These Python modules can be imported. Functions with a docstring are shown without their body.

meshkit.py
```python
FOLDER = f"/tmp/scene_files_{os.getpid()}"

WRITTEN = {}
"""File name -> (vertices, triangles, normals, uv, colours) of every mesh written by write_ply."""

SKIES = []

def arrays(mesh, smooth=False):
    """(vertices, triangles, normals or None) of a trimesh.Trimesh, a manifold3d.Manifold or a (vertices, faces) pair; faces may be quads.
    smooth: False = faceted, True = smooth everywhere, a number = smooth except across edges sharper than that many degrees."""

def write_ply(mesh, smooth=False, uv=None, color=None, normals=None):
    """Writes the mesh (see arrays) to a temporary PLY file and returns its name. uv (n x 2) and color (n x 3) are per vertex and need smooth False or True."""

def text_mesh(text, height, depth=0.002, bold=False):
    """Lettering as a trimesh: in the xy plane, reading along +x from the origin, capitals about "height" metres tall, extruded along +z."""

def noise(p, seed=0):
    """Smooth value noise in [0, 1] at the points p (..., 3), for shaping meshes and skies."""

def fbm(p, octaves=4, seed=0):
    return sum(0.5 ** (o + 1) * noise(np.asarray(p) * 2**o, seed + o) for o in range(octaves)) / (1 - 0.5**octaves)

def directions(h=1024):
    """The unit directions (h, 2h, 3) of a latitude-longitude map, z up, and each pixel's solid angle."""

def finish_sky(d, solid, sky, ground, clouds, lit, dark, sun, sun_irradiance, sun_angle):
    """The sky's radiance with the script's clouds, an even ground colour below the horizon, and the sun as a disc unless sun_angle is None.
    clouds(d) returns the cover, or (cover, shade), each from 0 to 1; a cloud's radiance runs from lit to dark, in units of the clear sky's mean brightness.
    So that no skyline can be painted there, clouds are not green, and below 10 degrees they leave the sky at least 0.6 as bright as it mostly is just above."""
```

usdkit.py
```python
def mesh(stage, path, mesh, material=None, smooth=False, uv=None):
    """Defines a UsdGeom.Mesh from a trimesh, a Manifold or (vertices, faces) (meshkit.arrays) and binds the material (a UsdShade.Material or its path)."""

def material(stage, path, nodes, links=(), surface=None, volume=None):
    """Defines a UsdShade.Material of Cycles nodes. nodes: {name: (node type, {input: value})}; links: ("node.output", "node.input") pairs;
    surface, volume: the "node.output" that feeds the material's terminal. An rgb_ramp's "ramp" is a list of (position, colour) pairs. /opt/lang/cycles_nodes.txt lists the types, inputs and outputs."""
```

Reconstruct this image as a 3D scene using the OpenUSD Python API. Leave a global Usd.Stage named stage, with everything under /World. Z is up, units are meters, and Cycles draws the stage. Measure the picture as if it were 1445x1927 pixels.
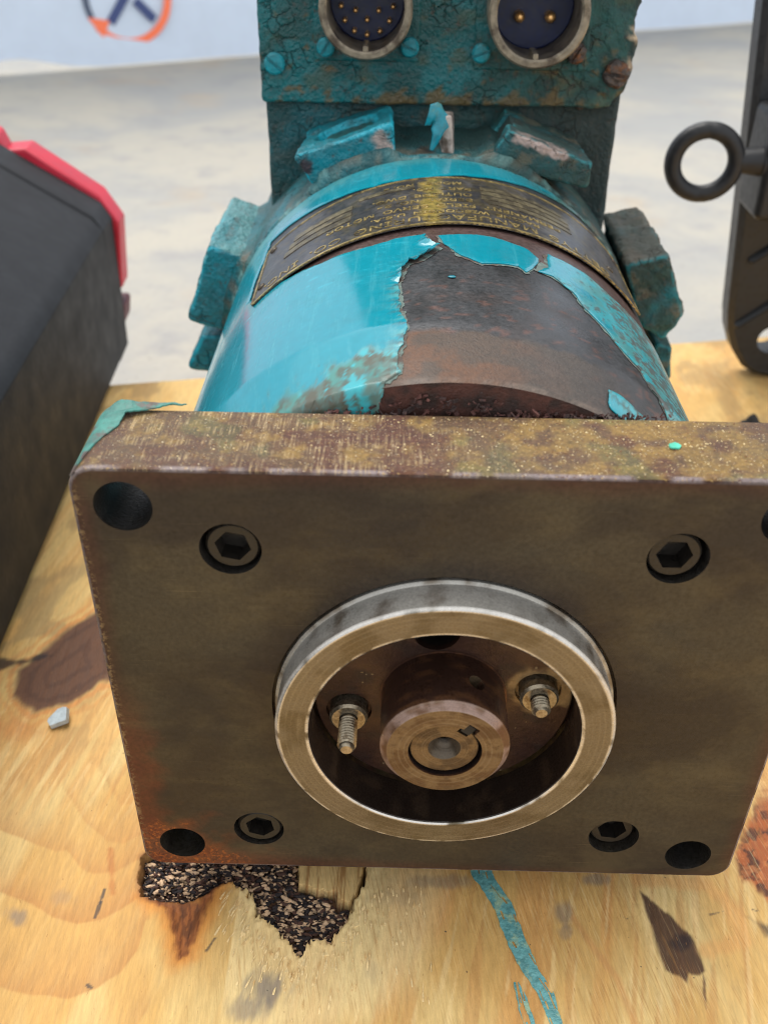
import math, random
import numpy as np, trimesh, manifold3d as m3, usdkit, meshkit
from shapely.geometry import Polygon, LineString, Point
from scipy.spatial import cKDTree
from pxr import Usd, UsdGeom, UsdLux, UsdShade, Gf, Sdf, Vt

stage = Usd.Stage.CreateInMemory()
UsdGeom.SetStageUpAxis(stage, UsdGeom.Tokens.z)
UsdGeom.SetStageMetersPerUnit(stage, 1.0)
world = UsdGeom.Xform.Define(stage, '/World')
stage.SetDefaultPrim(world.GetPrim())
UsdGeom.Scope.Define(stage, '/World/Looks')

# ------------------------------------------------------------------ camera
C = np.array([-.0155, -.1824, .2629])
ROT = np.array([[.99973541, .01959397, .01204931], [.02114022, -.57618836, -.81704349], [-.00906645, .81708203, -.57645013]])
FPX = 1843.32
EXPOSURE = 1.0
cam = UsdGeom.Camera.Define(stage, '/World/camera')
cam.AddTransformOp().Set(Gf.Matrix4d(*ROT[0], 0, *(-ROT[1]), 0, *(-ROT[2]), 0, *C, 1))
cam.CreateFocalLengthAttr(6.86)
cam.CreateHorizontalApertureAttr(6.86 * 1445 / FPX)
cam.CreateVerticalApertureAttr(6.86 * 1927 / FPX)
cam.CreateClippingRangeAttr(Gf.Vec2f(.01, 100))
cam.CreateFStopAttr(3.0)
cam.CreateFocusDistanceAttr(.285)
cam.CreateExposureAttr(EXPOSURE)

# ------------------------------------------------------------------ node helper
class G:
    def __init__(s): s.n, s.l, s.k = {}, [], 0
    def __call__(s, kind, **inp):
        s.k += 1; name = f'n{s.k}'; vals = {}
        for k, v in inp.items():
            if isinstance(v, str) and v[0] == 'n' and '.' in v: s.l.append((v, f'{name}.{k}'))
            else: vals[k] = v
        s.n[name] = (kind, vals); return name
    def noise(s, scale, detail=3, rough=.55, vec=None, dist=0.0, out='fac'):
        return s('noise_texture', scale=scale, detail=float(detail), roughness=rough, distortion=dist, vector=vec or s.pos()) + '.' + out
    def pos(s):
        if not hasattr(s, '_p'): s._p = s('geometry') + '.position'
        return s._p
    def stretch(s, sx, sy, sz): return s('mapping', vector=s.pos(), scale=(sx, sy, sz)) + '.vector'
    def ss(s, v, a, b, lo=0.0, hi=1.0):
        return s('map_range', range_type='smoothstep', value=v, from_min=a, from_max=b, to_min=lo, to_max=hi, clamp=True) + '.result'
    def mix(s, f, a, b, t='mix'): return s('mix', mix_type=t, fac=f, color1=a, color2=b) + '.color'
    def ma(s, op, a, b=0.0, c=0.0): return s('math', math_type=op, value1=a, value2=b, value3=c) + '.value'
    def bump(s, h, dist, strength=1.0, normal=None):
        kw = dict(height=h, distance=dist, strength=strength)
        if normal: kw['normal'] = normal
        return s('bump', **kw) + '.normal'
    def done(s, name, surface, volume=None): return usdkit.material(stage, '/World/Looks/' + name, s.n, s.l, surface=surface, volume=volume)

def lin(r, g, b):
    f = lambda c: c / 12.92 if c <= .04045 else ((c + .055) / 1.055) ** 2.4
    return np.array([f(r / 255), f(g / 255), f(b / 255)])

def painted(name, nscale=900, namt=.25, bscale=1500, bdist=.0003, coat=0.0, spec=.5, stretch=None, rvar=.15, bdetail=4, specks=(), hook=None):
    """base colour, roughness and metalness from the mesh's own colour attributes, fine grain, specks and relief from noise"""
    g = G()
    at = g('attribute', attribute='col') + '.color'
    ax = g('separate_color', color=g('attribute', attribute='aux') + '.color')
    vec = g.stretch(*stretch) if stretch else None
    n1 = g.noise(nscale, 4, .6, vec)
    f = g('map_range', value=n1, from_min=.3, from_max=.7, to_min=1 - namt, to_max=1 + namt) + '.result'
    col = g('vector_math', math_type='scale', vector1=at, scale=f) + '.vector'
    h = g.noise(bscale, bdetail, .6, vec)
    hb = g.ma('multiply', h, ax + '.b')
    for sc, rad, gate, rgb, amt in specks:      # small round specks, a share of the cells, of uneven size
        wob = g('vector_math', math_type='multiply_add', vector1=g.noise(sc * 1.7, 2, .5, out='color'), vector2=(.5 / sc,) * 3, vector3=g.pos()) + '.vector'
        vo = g('voronoi_texture', scale=sc, vector=wob); cc = g('separate_color', color=vo + '.color')
        m = g.ss(g.ma('subtract', g.ma('multiply', cc + '.r', rad), vo + '.distance'), 0, rad * .3)
        m = g.ma('multiply', m, g.ma('greater_than', cc + '.g', 1 - gate)); col = g.mix(g.ma('multiply', m, amt), col, tuple(rgb))
    r = g.ma('add', ax + '.r', g('map_range', value=n1, from_min=.3, from_max=.7, to_min=-rvar * .5, to_max=rvar * .5) + '.result')
    if hook: col, r, hb = hook(g, col, r, hb)
    nb = g.bump(hb, bdist)
    p = g('principled_bsdf', base_color=col, roughness=r, metallic=ax + '.g', normal=nb, specular_ior_level=spec, coat_weight=coat, coat_roughness=.12)
    return g.done(name, p + '.BSDF')

def plain(name, col, rough=.5, metal=0.0, namt=.25, nscale=400, bscale=900, bdist=.0002, col2=None, c2=(.5, .7), coat=0.0, spec=.5):
    g = G()
    n1 = g.noise(nscale, 5, .62)
    base = tuple(col)
    c = g.mix(g.ss(n1, .3, .7), tuple(np.array(col) * (1 - namt)), tuple(np.array(col) * (1 + namt)))
    if col2 is not None:
        c = g.mix(g.ss(g.noise(nscale * .35, 6, .65), *c2), c, tuple(col2))
    nb = g.bump(g.noise(bscale, 4, .6), bdist)
    r = g('map_range', value=n1, from_min=.3, from_max=.7, to_min=max(.05, rough - .1), to_max=rough + .1) + '.result'
    p = g('principled_bsdf', base_color=c, roughness=r, metallic=metal, normal=nb, coat_weight=coat, specular_ior_level=spec)
    return g.done(name, p + '.BSDF')

# ------------------------------------------------------------------ sky and sun
SUN_EL, SUN_AZ = math.radians(67), math.radians(-35)      # azimuth from +y towards +x
sd = np.array([math.sin(SUN_AZ) * math.cos(SUN_EL), math.cos(SUN_AZ) * math.cos(SUN_EL), math.sin(SUN_EL)])
g = G()
sky = g('sky_texture', sky_type='single_scattering', sun_disc=False, sun_elevation=SUN_EL, sun_rotation=SUN_AZ) + '.color'
dirv = g('texture_coordinate') + '.generated'
cl = g.ss(g.noise(2.2, 5, .55, vec=g('geometry') + '.position', dist=.3), .25, .6, .72, .97)
sky2 = g.mix(cl, sky, (11.0, 11.3, 11.6))
bg = g('background_shader', color=sky2, strength=.058)
skymat = g.done('sky_look', bg + '.background')
dome = UsdLux.DomeLight.Define(stage, '/World/sky')
UsdShade.MaterialBindingAPI.Apply(dome.GetPrim()).Bind(skymat)
dome.GetPrim().SetCustomDataByKey('kind', 'structure')
sun = UsdLux.DistantLight.Define(stage, '/World/sun')
sun.CreateIntensityAttr(.42); sun.CreateAngleAttr(42.0); sun.CreateColorAttr(Gf.Vec3f(1, .97, .92)); sun.CreateNormalizeAttr(True)
zz = sd; xx = np.cross([0, 0, 1], zz); xx /= np.linalg.norm(xx); yy = np.cross(zz, xx)
sun.AddTransformOp().Set(Gf.Matrix4d(*xx, 0, *yy, 0, *zz, 0, 0, 0, 0, 1))

# ------------------------------------------------------------------ where a sight line meets a surface of the place
def ray(px):
    px = np.asarray(px, float)
    d = np.stack([(px[..., 0] - 722.5) / FPX, (px[..., 1] - 963.5) / FPX, np.ones(px.shape[:-1])], -1)
    return d @ ROT
def onY(px, Y): d = ray(px); return C + d * ((Y - C[1]) / d[..., 1])[..., None]
def onZ(px, Z): d = ray(px); return C + d * ((Z - C[2]) / d[..., 2])[..., None]
def proj(P):
    q = (np.asarray(P, float) - C) @ ROT.T
    return np.stack([722.5 + FPX * q[..., 0] / q[..., 2], 963.5 + FPX * q[..., 1] / q[..., 2]], -1)

# ------------------------------------------------------------------ prims
used = {}
def free(parent, name):
    k = used.get((parent, name), 0); used[(parent, name)] = k + 1
    return f'{parent}/{name}' + (f'_{k:03d}' if k else '')
def path_of(parent): return '/World' if parent is None else (parent if isinstance(parent, str) else str(parent.GetPath()))
def meta(prim, label=None, cat=None, group=None, kind=None):
    for k, v in (('label', label), ('category', cat), ('group', group), ('kind', kind)):
        if v: prim.SetCustomDataByKey(k, v)
    return prim
def thing(name, label, cat, group=None, kind=None, at=None):
    x = UsdGeom.Xform.Define(stage, free('/World', name))
    if at is not None: x.AddTranslateOp().Set(Gf.Vec3d(*map(float, at)))
    return meta(x.GetPrim(), label, cat, group, kind)
def obj(name, mesh, mat, parent=None, smooth=35, paint=None, **kw):
    v, f, n = meshkit.arrays(mesh, smooth)
    p = free(path_of(parent), name)
    m = usdkit.mesh(stage, p, (v, f), mat, smooth=False)
    if n is not None:
        m.CreateNormalsAttr(Vt.Vec3fArray.FromNumpy(n.astype(np.float32))); m.SetNormalsInterpolation('vertex')
    if paint is not None:
        nn = n
        if nn is None:
            nn = trimesh.Trimesh(v, f, process=False).vertex_normals
        col, aux = paint(v, nn)
        api = UsdGeom.PrimvarsAPI(m)
        for nm, a in (('col', col), ('aux', aux)):
            a = np.clip(np.broadcast_to(a, (len(v), 3)), 0, 1)
            api.CreatePrimvar(nm, Sdf.ValueTypeNames.Color3fArray, 'vertex').Set(Vt.Vec3fArray.FromNumpy(np.ascontiguousarray(a, np.float32)))
    return meta(m.GetPrim(), **kw)

# ------------------------------------------------------------------ shapes
def tm(man):
    m = man.to_mesh(); return trimesh.Trimesh(m.vert_properties[:, :3], m.tri_verts, process=False)
def man(mesh):
    v, f = np.asarray(mesh[0] if isinstance(mesh, tuple) else mesh.vertices, np.float32), np.asarray(mesh[1] if isinstance(mesh, tuple) else mesh.faces, np.uint32)
    return m3.Manifold(m3.Mesh(v, f))
def lathe(profile, seg=96, closed=True):
    """solid of revolution about the y axis; profile: (radius, y) corners of a closed outline, any sense"""
    P = np.array(profile, float); k = len(P); a = np.arange(seg) * 2 * np.pi / seg
    V = np.stack([P[None, :, 0] * np.sin(a)[:, None], np.broadcast_to(P[None, :, 1], (seg, k)), P[None, :, 0] * np.cos(a)[:, None]], -1).reshape(-1, 3)
    F = []
    for j in range(k if closed else k - 1):
        j2 = (j + 1) % k
        i = np.arange(seg); i2 = (i + 1) % seg
        q = np.stack([i * k + j, i * k + j2, i2 * k + j2, i2 * k + j], 1)
        F += [q[:, [0, 1, 2]], q[:, [0, 2, 3]]]
    F = np.vstack(F)
    t = trimesh.Trimesh(V, F, process=True); t.merge_vertices(); t.update_faces(t.nondegenerate_faces()); t.update_faces(t.unique_faces())
    t.fix_normals()
    return t
def fine(profile, step):
    out = []
    P = np.array(profile, float)
    for a, b in zip(P, np.roll(P, -1, 0)):
        n = max(1, int(np.ceil(np.linalg.norm(b - a) / step)))
        out += [a + (b - a) * t for t in np.arange(n) / n]
    return np.array(out)
def rbox(lo, hi, r, seg=10):
    lo, hi = np.array(lo, float) + r, np.array(hi, float) - r
    s = m3.Manifold.sphere(r, seg)
    return m3.Manifold.batch_hull([s.translate([x, y, z]) for x in (lo[0], hi[0]) for y in (lo[1], hi[1]) for z in (lo[2], hi[2])])
def hullpts(pts, r, seg=8):
    s = m3.Manifold.sphere(r, seg)
    return m3.Manifold.batch_hull([s.translate(list(map(float, p))) for p in pts])
def cyl_y(x, z, r, y0, y1, seg=48):
    return m3.Manifold.cylinder(y1 - y0, r, r, seg).rotate([-90, 0, 0]).translate([x, y0, z])
def tube(path, r, seg=8, closed=False):
    P = np.array(path, float); n = len(P)
    T = np.gradient(P, axis=0) if not closed else np.roll(P, -1, 0) - np.roll(P, 1, 0)
    T /= np.linalg.norm(T, axis=1, keepdims=True)
    up = np.array([0, 0, 1.]) if abs(T[0, 2]) < .9 else np.array([1., 0, 0])
    V = []
    rr = np.broadcast_to(r, n)
    for p, t, q in zip(P, T, rr):
        u = np.cross(t, up); u /= np.linalg.norm(u); w = np.cross(t, u)
        a = np.arange(seg) * 2 * np.pi / seg
        V.append(p + q * (np.cos(a)[:, None] * u + np.sin(a)[:, None] * w))
    V = np.vstack(V); F = []
    for i in range(n if closed else n - 1):
        i2 = (i + 1) % n
        for j in range(seg):
            j2 = (j + 1) % seg
            F += [[i * seg + j, i * seg + j2, i2 * seg + j2], [i * seg + j, i2 * seg + j2, i2 * seg + j]]
    if not closed:
        V = np.vstack([V, P[0], P[-1]]); b = (n - 1) * seg
        for j in range(seg):
            j2 = (j + 1) % seg; F += [[n * seg, j2, j], [n * seg + 1, b + j, b + j2]]
    t = trimesh.Trimesh(V, F, process=False); t.fix_normals(); return t
def fb(P, scale, oct=4, seed=0):
    return meshkit.fbm(np.asarray(P) * np.asarray(scale), oct, seed)
def sst(x, a, b):
    t = np.clip((x - a) / (b - a), 0, 1); return t * t * (3 - 2 * t)
def mixc(a, b, f): return a + (np.asarray(b) - a) * np.asarray(f)[..., None]
def seg_dist(P, line):
    P = np.asarray(P, float); best = np.full(len(P), 1e9)
    L = np.asarray(line, float)
    for a, b in zip(L[:-1], L[1:]):
        d = b - a; t = np.clip(((P - a) @ d) / (d @ d + 1e-18), 0, 1)
        best = np.minimum(best, np.linalg.norm(P - a - t[:, None] * d, axis=1))
    return best
def poly_sd(P, poly):
    """signed distance, positive inside"""
    P = np.asarray(P, float); Q = np.asarray(poly, float)
    d = seg_dist(P, np.vstack([Q, Q[:1]])); ins = np.zeros(len(P), bool)
    x, y = P[:, 0], P[:, 1]
    for a, b in zip(Q, np.roll(Q, -1, 0)):
        c = (a[1] > y) != (b[1] > y)
        xi = a[0] + (y - a[1]) * (b[0] - a[0]) / (b[1] - a[1] + 1e-18)
        ins ^= c & (x < xi)
    return np.where(ins, d, -d)
def ragged(poly, step, amp, scale, seed):
    """outline with an uneven edge"""
    Q = np.asarray(poly, float); out = []
    for a, b in zip(Q, np.roll(Q, -1, 0)):
        n = max(1, int(np.linalg.norm(b - a) / step))
        out += [a + (b - a) * t for t in np.arange(n) / n]
    out = np.array(out); p3 = np.c_[out * scale, np.full(len(out), 3.7 * seed)]
    off = np.stack([meshkit.fbm(p3, 4, seed) - .5, meshkit.fbm(p3, 4, seed + 9) - .5], 1)
    out = out + off * 2 * amp
    g_ = Polygon(out).buffer(0)
    if g_.geom_type != 'Polygon': g_ = max(g_.geoms, key=lambda q: q.area)
    return np.array(g_.exterior.coords)[:-1]

AX, AZ, RB, GZ = -.001, .070, .0867, -.0175      # shaft axis, body radius, board top
def body_r(y):   # radius of the motor body along its length (front end slightly tapered)
    return np.interp(y, [.0290, .0300, .052, .054, .4], [.0824, .0829, .0864, RB, RB])
def wrap(P):     # (arc length, y, height) -> round the body
    a = P[:, 0] / RB; over = np.maximum(.0296 - P[:, 1], 0); w = np.clip(over / .0012, 0, 1)
    r = body_r(np.maximum(P[:, 1], .0296)) + P[:, 2] * (1 - w) - over * .95; y = np.maximum(P[:, 1], .0296) - w * (.0004 + P[:, 2])
    return np.stack([AX + r * np.sin(a), y, AZ + r * np.cos(a)], -1)
def unwrap(v):   # (degrees, mm)
    return np.stack([np.degrees(np.arctan2(v[:, 0] - AX, v[:, 2] - AZ)), v[:, 1] * 1000], -1)

# colours (of the things themselves)
TEAL, TEAL_D, TEAL_G = lin(6, 128, 145), lin(0, 96, 104), lin(78, 150, 138)
GRIME = lin(62, 60, 46); RUST = lin(120, 66, 34); RUST_D = lin(66, 40, 30); STEEL = lin(74, 72, 72)
BRONZE = lin(84, 70, 50); ORANGE = lin(150, 84, 34)

def plate_hook(g, col, r, hb):
    """sawn and rusted upper edge of the flange: broken tool marks, glittering grains"""
    px = g('separate_xyz', vector=g.pos())
    nz = g.ss(px + '.z', .1436, .1444)
    left = g.ss(px + '.x', .030, -.03)
    # front: rubbed patina, faint level scuffs and hairline scratches
    pat = g.noise(1, 7, .66, g.stretch(34, 34, 60), dist=.4); col = g.mix(g.ss(pat, .46, .74, 0, .36), col, tuple(lin(84, 75, 56)))
    col = g.mix(g.ss(g.noise(1, 6, .72, g.stretch(90, 90, 120)), .50, .72, 0, .35), col, tuple(lin(36, 27, 21)))
    scr = g('mapping', vector=g.pos(), rotation=(0, .5, 0), scale=(30, 50, 2600)) + '.vector'; scr2 = g('mapping', vector=g.pos(), rotation=(0, -.25, 0), scale=(45, 50, 3200)) + '.vector'
    for sv, msk in ((scr, 40), (scr2, 55)):
        col = g.mix(g.ma('multiply', g.ss(g.noise(1, 2, .5, sv), .66, .72), g.ss(g.noise(msk, 2, .5), .52, .70, 0, .20)), col, tuple(lin(150, 134, 104)))
    rust = g.ss(g('separate_color', color=g('attribute', attribute='aux') + '.color') + '.g', .16, .04)
    front = g.ss(px + '.z', .1440, .1434); rf = g.ma('multiply', rust, front)
    col = g.mix(g.ma('multiply', g.ss(g.noise(800, 4, .7), .50, .62, 0, .7), rf), col, tuple(lin(158, 88, 34)))
    col = g.mix(g.ma('multiply', g.ss(g.noise(520, 4, .7), .54, .66, 0, .75), rf), col, tuple(lin(62, 32, 22)))
    lip = g.ma('multiply', g.ss(px + '.x', -.0862, -.0886), g.ss(g.noise(700, 4, .7), .48, .58, 0, .75)); col = g.mix(lip, col, tuple(lin(134, 112, 80)))
    r = g.ma('add', r, g.ss(pat, .4, .7, .05, -.07))
    saw = g.ss(g.noise(1, 4, .7, g.stretch(1900, 70, 60)), .50, .62)
    area = g.ss(g.noise(1, 5, .65, g.stretch(90, 300, 60)), .40, .62)
    m = g.ma('multiply', g.ma('multiply', saw, area), g.ma('multiply', nz, left))
    col = g.mix(g.ma('multiply', m, .62), col, tuple(lin(172, 150, 112)))
    for sc, lo, hi, rgb, amt in ((1300, .61, .70, lin(176, 146, 92), .5), (1100, .60, .67, lin(84, 54, 40), .7), (2300, .68, .74, lin(236, 222, 190), .8)):
        m2 = g.ma('multiply', g.ss(g.noise(sc, 2, .5), lo, hi), nz)
        col = g.mix(g.ma('multiply', m2, amt), col, tuple(rgb))
    return col, r, hb
DUST = [(150, .12, .10, lin(190, 174, 142), .7), (330, .20, .20, lin(150, 132, 100), .5), (420, .24, .18, lin(28, 22, 18), .55)]
M_metal = painted('worn_steel', 700, .22, 1400, .00025, specks=DUST)
M_plate = painted('flange_steel', 760, .34, 1400, .00025, spec=.35, specks=DUST, hook=plate_hook)
def cast_hook(g, col, r, hb):
    """thick old paint: crazed and chipped"""
    wv = g('vector_math', math_type='multiply_add', vector1=g.noise(300, 3, .6, out='color'), vector2=(.003,) * 3, vector3=g.pos()) + '.vector'
    ve = g('voronoi_texture', feature='distance_to_edge', scale=170, vector=wv) + '.distance'
    area = g.ss(g.noise(50, 5, .65), .50, .64)
    crack = g.ma('multiply', g.ss(ve, .07, .0), area)
    col = g.mix(g.ma('multiply', crack, .4), col, tuple(lin(34, 32, 26)))
    chip = g.ss(g.noise(240, 5, .7), .60, .66); col = g.mix(g.ma('multiply', chip, .8), col, tuple(lin(62, 56, 48)))
    lump = g.noise(150, 4, .65)
    hb = g.ma('add', hb, g.ma('multiply', g.ma('subtract', lump, g.ma('multiply', crack, .5)), 1.6))
    return col, r, hb
M_cast = painted('cast_paint', 420, .22, 600, .0009, spec=.5, hook=cast_hook)
def gloss_hook(g, col, r, hb):
    st = g.noise(1, 5, .65, g.stretch(420, 40, 420)); bl = g.noise(70, 5, .65)
    col = g.mix(g.ss(st, .52, .70, 0, .25), col, tuple(lin(60, 150, 160))); col = g.mix(g.ss(bl, .52, .72, 0, .22), col, tuple(lin(20, 104, 116)))
    r = g.ma('add', r, g.ma('add', g.ss(st, .45, .7, 0, .12), g.ss(bl, .45, .7, 0, .08)))
    return col, r, g.ma('add', hb, g.ma('multiply', g.noise(90, 3, .5), .6))
M_gloss = painted('gloss_paint', 350, .06, 260, .00010, coat=.3, rvar=.05, bdetail=2, hook=gloss_hook, specks=[(300, .10, .10, lin(14, 46, 52), .85), (520, .12, .07, lin(40, 60, 60), .8)])
M_body = painted('bare_steel', 700, .3, 1300, .0003, specks=[(230, .07, .10, lin(170, 176, 176), .8), (330, .08, .05, lin(110, 62, 44), .7)])
def wood_hook(g, col, r, hb):
    """crisp fibres and pores along the grain"""
    vec = lambda sx, sy: g('mapping', vector=g('mapping', vector=g.pos(), rotation=(0, 0, -.215)) + '.vector', scale=(sx, sy, 1)) + '.vector'
    f1 = g.noise(1, 4, .65, vec(1900, 60)); f2 = g.noise(1, 5, .7, vec(620, 24)); f3 = g.noise(1, 3, .6, vec(2600, 260))
    msk = g.ma('multiply', g.ss(g.noise(34, 3, .55), .38, .6, .25, 1), g.ss(g('separate_xyz', vector=g.pos()) + '.x', -.080, -.042, .06, 1))
    col = g.mix(g.ma('multiply', g.ss(f1, .52, .66, 0, .5), msk), col, tuple(lin(168, 116, 62)))
    col = g.mix(g.ma('multiply', g.ss(f2, .56, .66, 0, .45), msk), col, tuple(lin(186, 134, 74)))
    col = g.mix(g.ma('multiply', g.ss(f1, .46, .34, 0, .35), msk), col, tuple(lin(236, 210, 156)))
    col = g.mix(g.ma('multiply', g.ss(f3, .69, .74, 0, .7), msk), col, tuple(lin(96, 64, 40)))
    pore = g.ss(g.noise(1, 3, .6, g.stretch(900, 240, 1)), .68, .73, 0, .55); col = g.mix(pore, col, tuple(lin(150, 104, 60)))
    col = g.mix(g.ss(g.noise(26, 6, .7), .54, .74, 0, .22), col, tuple(lin(150, 124, 92)))
    return col, r, g.ma('add', g.ma('add', hb, g.ma('multiply', f1, .5)), g.ma('multiply', g.noise(420, 5, .65), .5))
M_top = painted('wood_look', 900, .13, 1000, .0005, stretch=(1, .14, 1), spec=.3, hook=wood_hook, specks=[(150, .10, .22, lin(62, 54, 50), .85), (330, .12, .08, lin(70, 56, 46), .8)])
def turned_hook(g, col, r, hb):
    d = g('vector_math', math_type='multiply', vector1=g('vector_math', math_type='subtract', vector1=g.pos(), vector2=(-.001, 0, .070)) + '.vector', vector2=(1, 0, 1)) + '.vector'
    rad = g('vector_math', math_type='length', vector1=d) + '.value'
    t = g('noise_texture', dimensions='1D', w=g.ma('multiply', rad, 5200.0), scale=1.0, detail=2.0, roughness=.6) + '.fac'
    t2 = g('noise_texture', dimensions='1D', w=g.ma('multiply', rad, 1300.0), scale=1.0, detail=2.0, roughness=.6) + '.fac'
    m = g.ss(g.noise(60, 4, .6), .35, .6, .35, 1)
    col = g.mix(g.ma('multiply', g.ss(t, .5, .68, 0, .24), m), col, tuple(lin(60, 52, 42))); col = g.mix(g.ma('multiply', g.ss(t2, .52, .66, 0, .12), m), col, tuple(lin(168, 158, 140)))
    nick = g.ss(g.noise(420, 5, .75), .64, .70, 0, .6); col = g.mix(nick, col, tuple(lin(66, 54, 42)))
    return col, g.ma('add', r, g.ss(t, .4, .7, -.03, .05)), g.ma('add', hb, g.ma('multiply', t, .25))
M_ring = painted('machined_steel', 1600, .12, 2500, .00008, hook=turned_hook, specks=[(260, .07, .10, lin(210, 200, 180), .7)])
M_black = plain('black_oxide', lin(30, 26, 22), .42, .3, .3, 900, 1500, .0001)
M_dark = plain('dark_recess', lin(22, 20, 19), .6, .2)
M_screw = plain('screw_steel', lin(72, 64, 54), .38, .7, .25, 900, 1500, .0001, col2=lin(70, 52, 38), c2=(.5, .7))
M_stud = plain('stud_steel', lin(150, 138, 118), .32, .85, .25, 900, 1500, .00008, col2=lin(92, 70, 48), c2=(.5, .7))

motor = thing('servo_motor', 'old teal servo motor with rusty rectangular steel flange, peeling paint and two round connectors', 'motor')

# ------------------------------------------------------------------ flange plate
PW, PH, PT, CR = .089, .1446, .0268, .0062
cs = m3.CrossSection([[(-PW + CR, CR), (PW - CR, CR), (PW - CR, PH - CR), (-PW + CR, PH - CR)]]).offset(CR, m3.JoinType.Round, 2, 48)
def slab(off, y0, y1): return m3.Manifold.extrude(cs.offset(off, m3.JoinType.Round, 2, 48), y1 - y0).rotate([90, 0, 0]).translate([0, y1, 0])
b = .0009
plate = m3.Manifold.batch_hull([slab(-b, 0, .0001), slab(-b * .3, b * .3, b * .3 + .0001), slab(0, b, PT - .0005), slab(-.0005, PT - .0001, PT)])
HOLES = [(-.0772, .1342), (.0751, .1342), (-.0767, .0107), (.0751, .0105)]
BOLTS = [(-.0535, .1225), (.0515, .1225), (-.0532, .0182), (.0517, .0184)]
for x, z in HOLES: plate -= cyl_y(x, z, .0068, -.01, .05)
for x, z in BOLTS: plate -= cyl_y(x, z, .0074, -.01, .012)
plate -= cyl_y(AX, AZ, .0455, -.01, .0022, 128)
plate -= cyl_y(AX, AZ, .0370, -.01, .05, 128)
plate = plate.refine_to_length(.0008)

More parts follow.
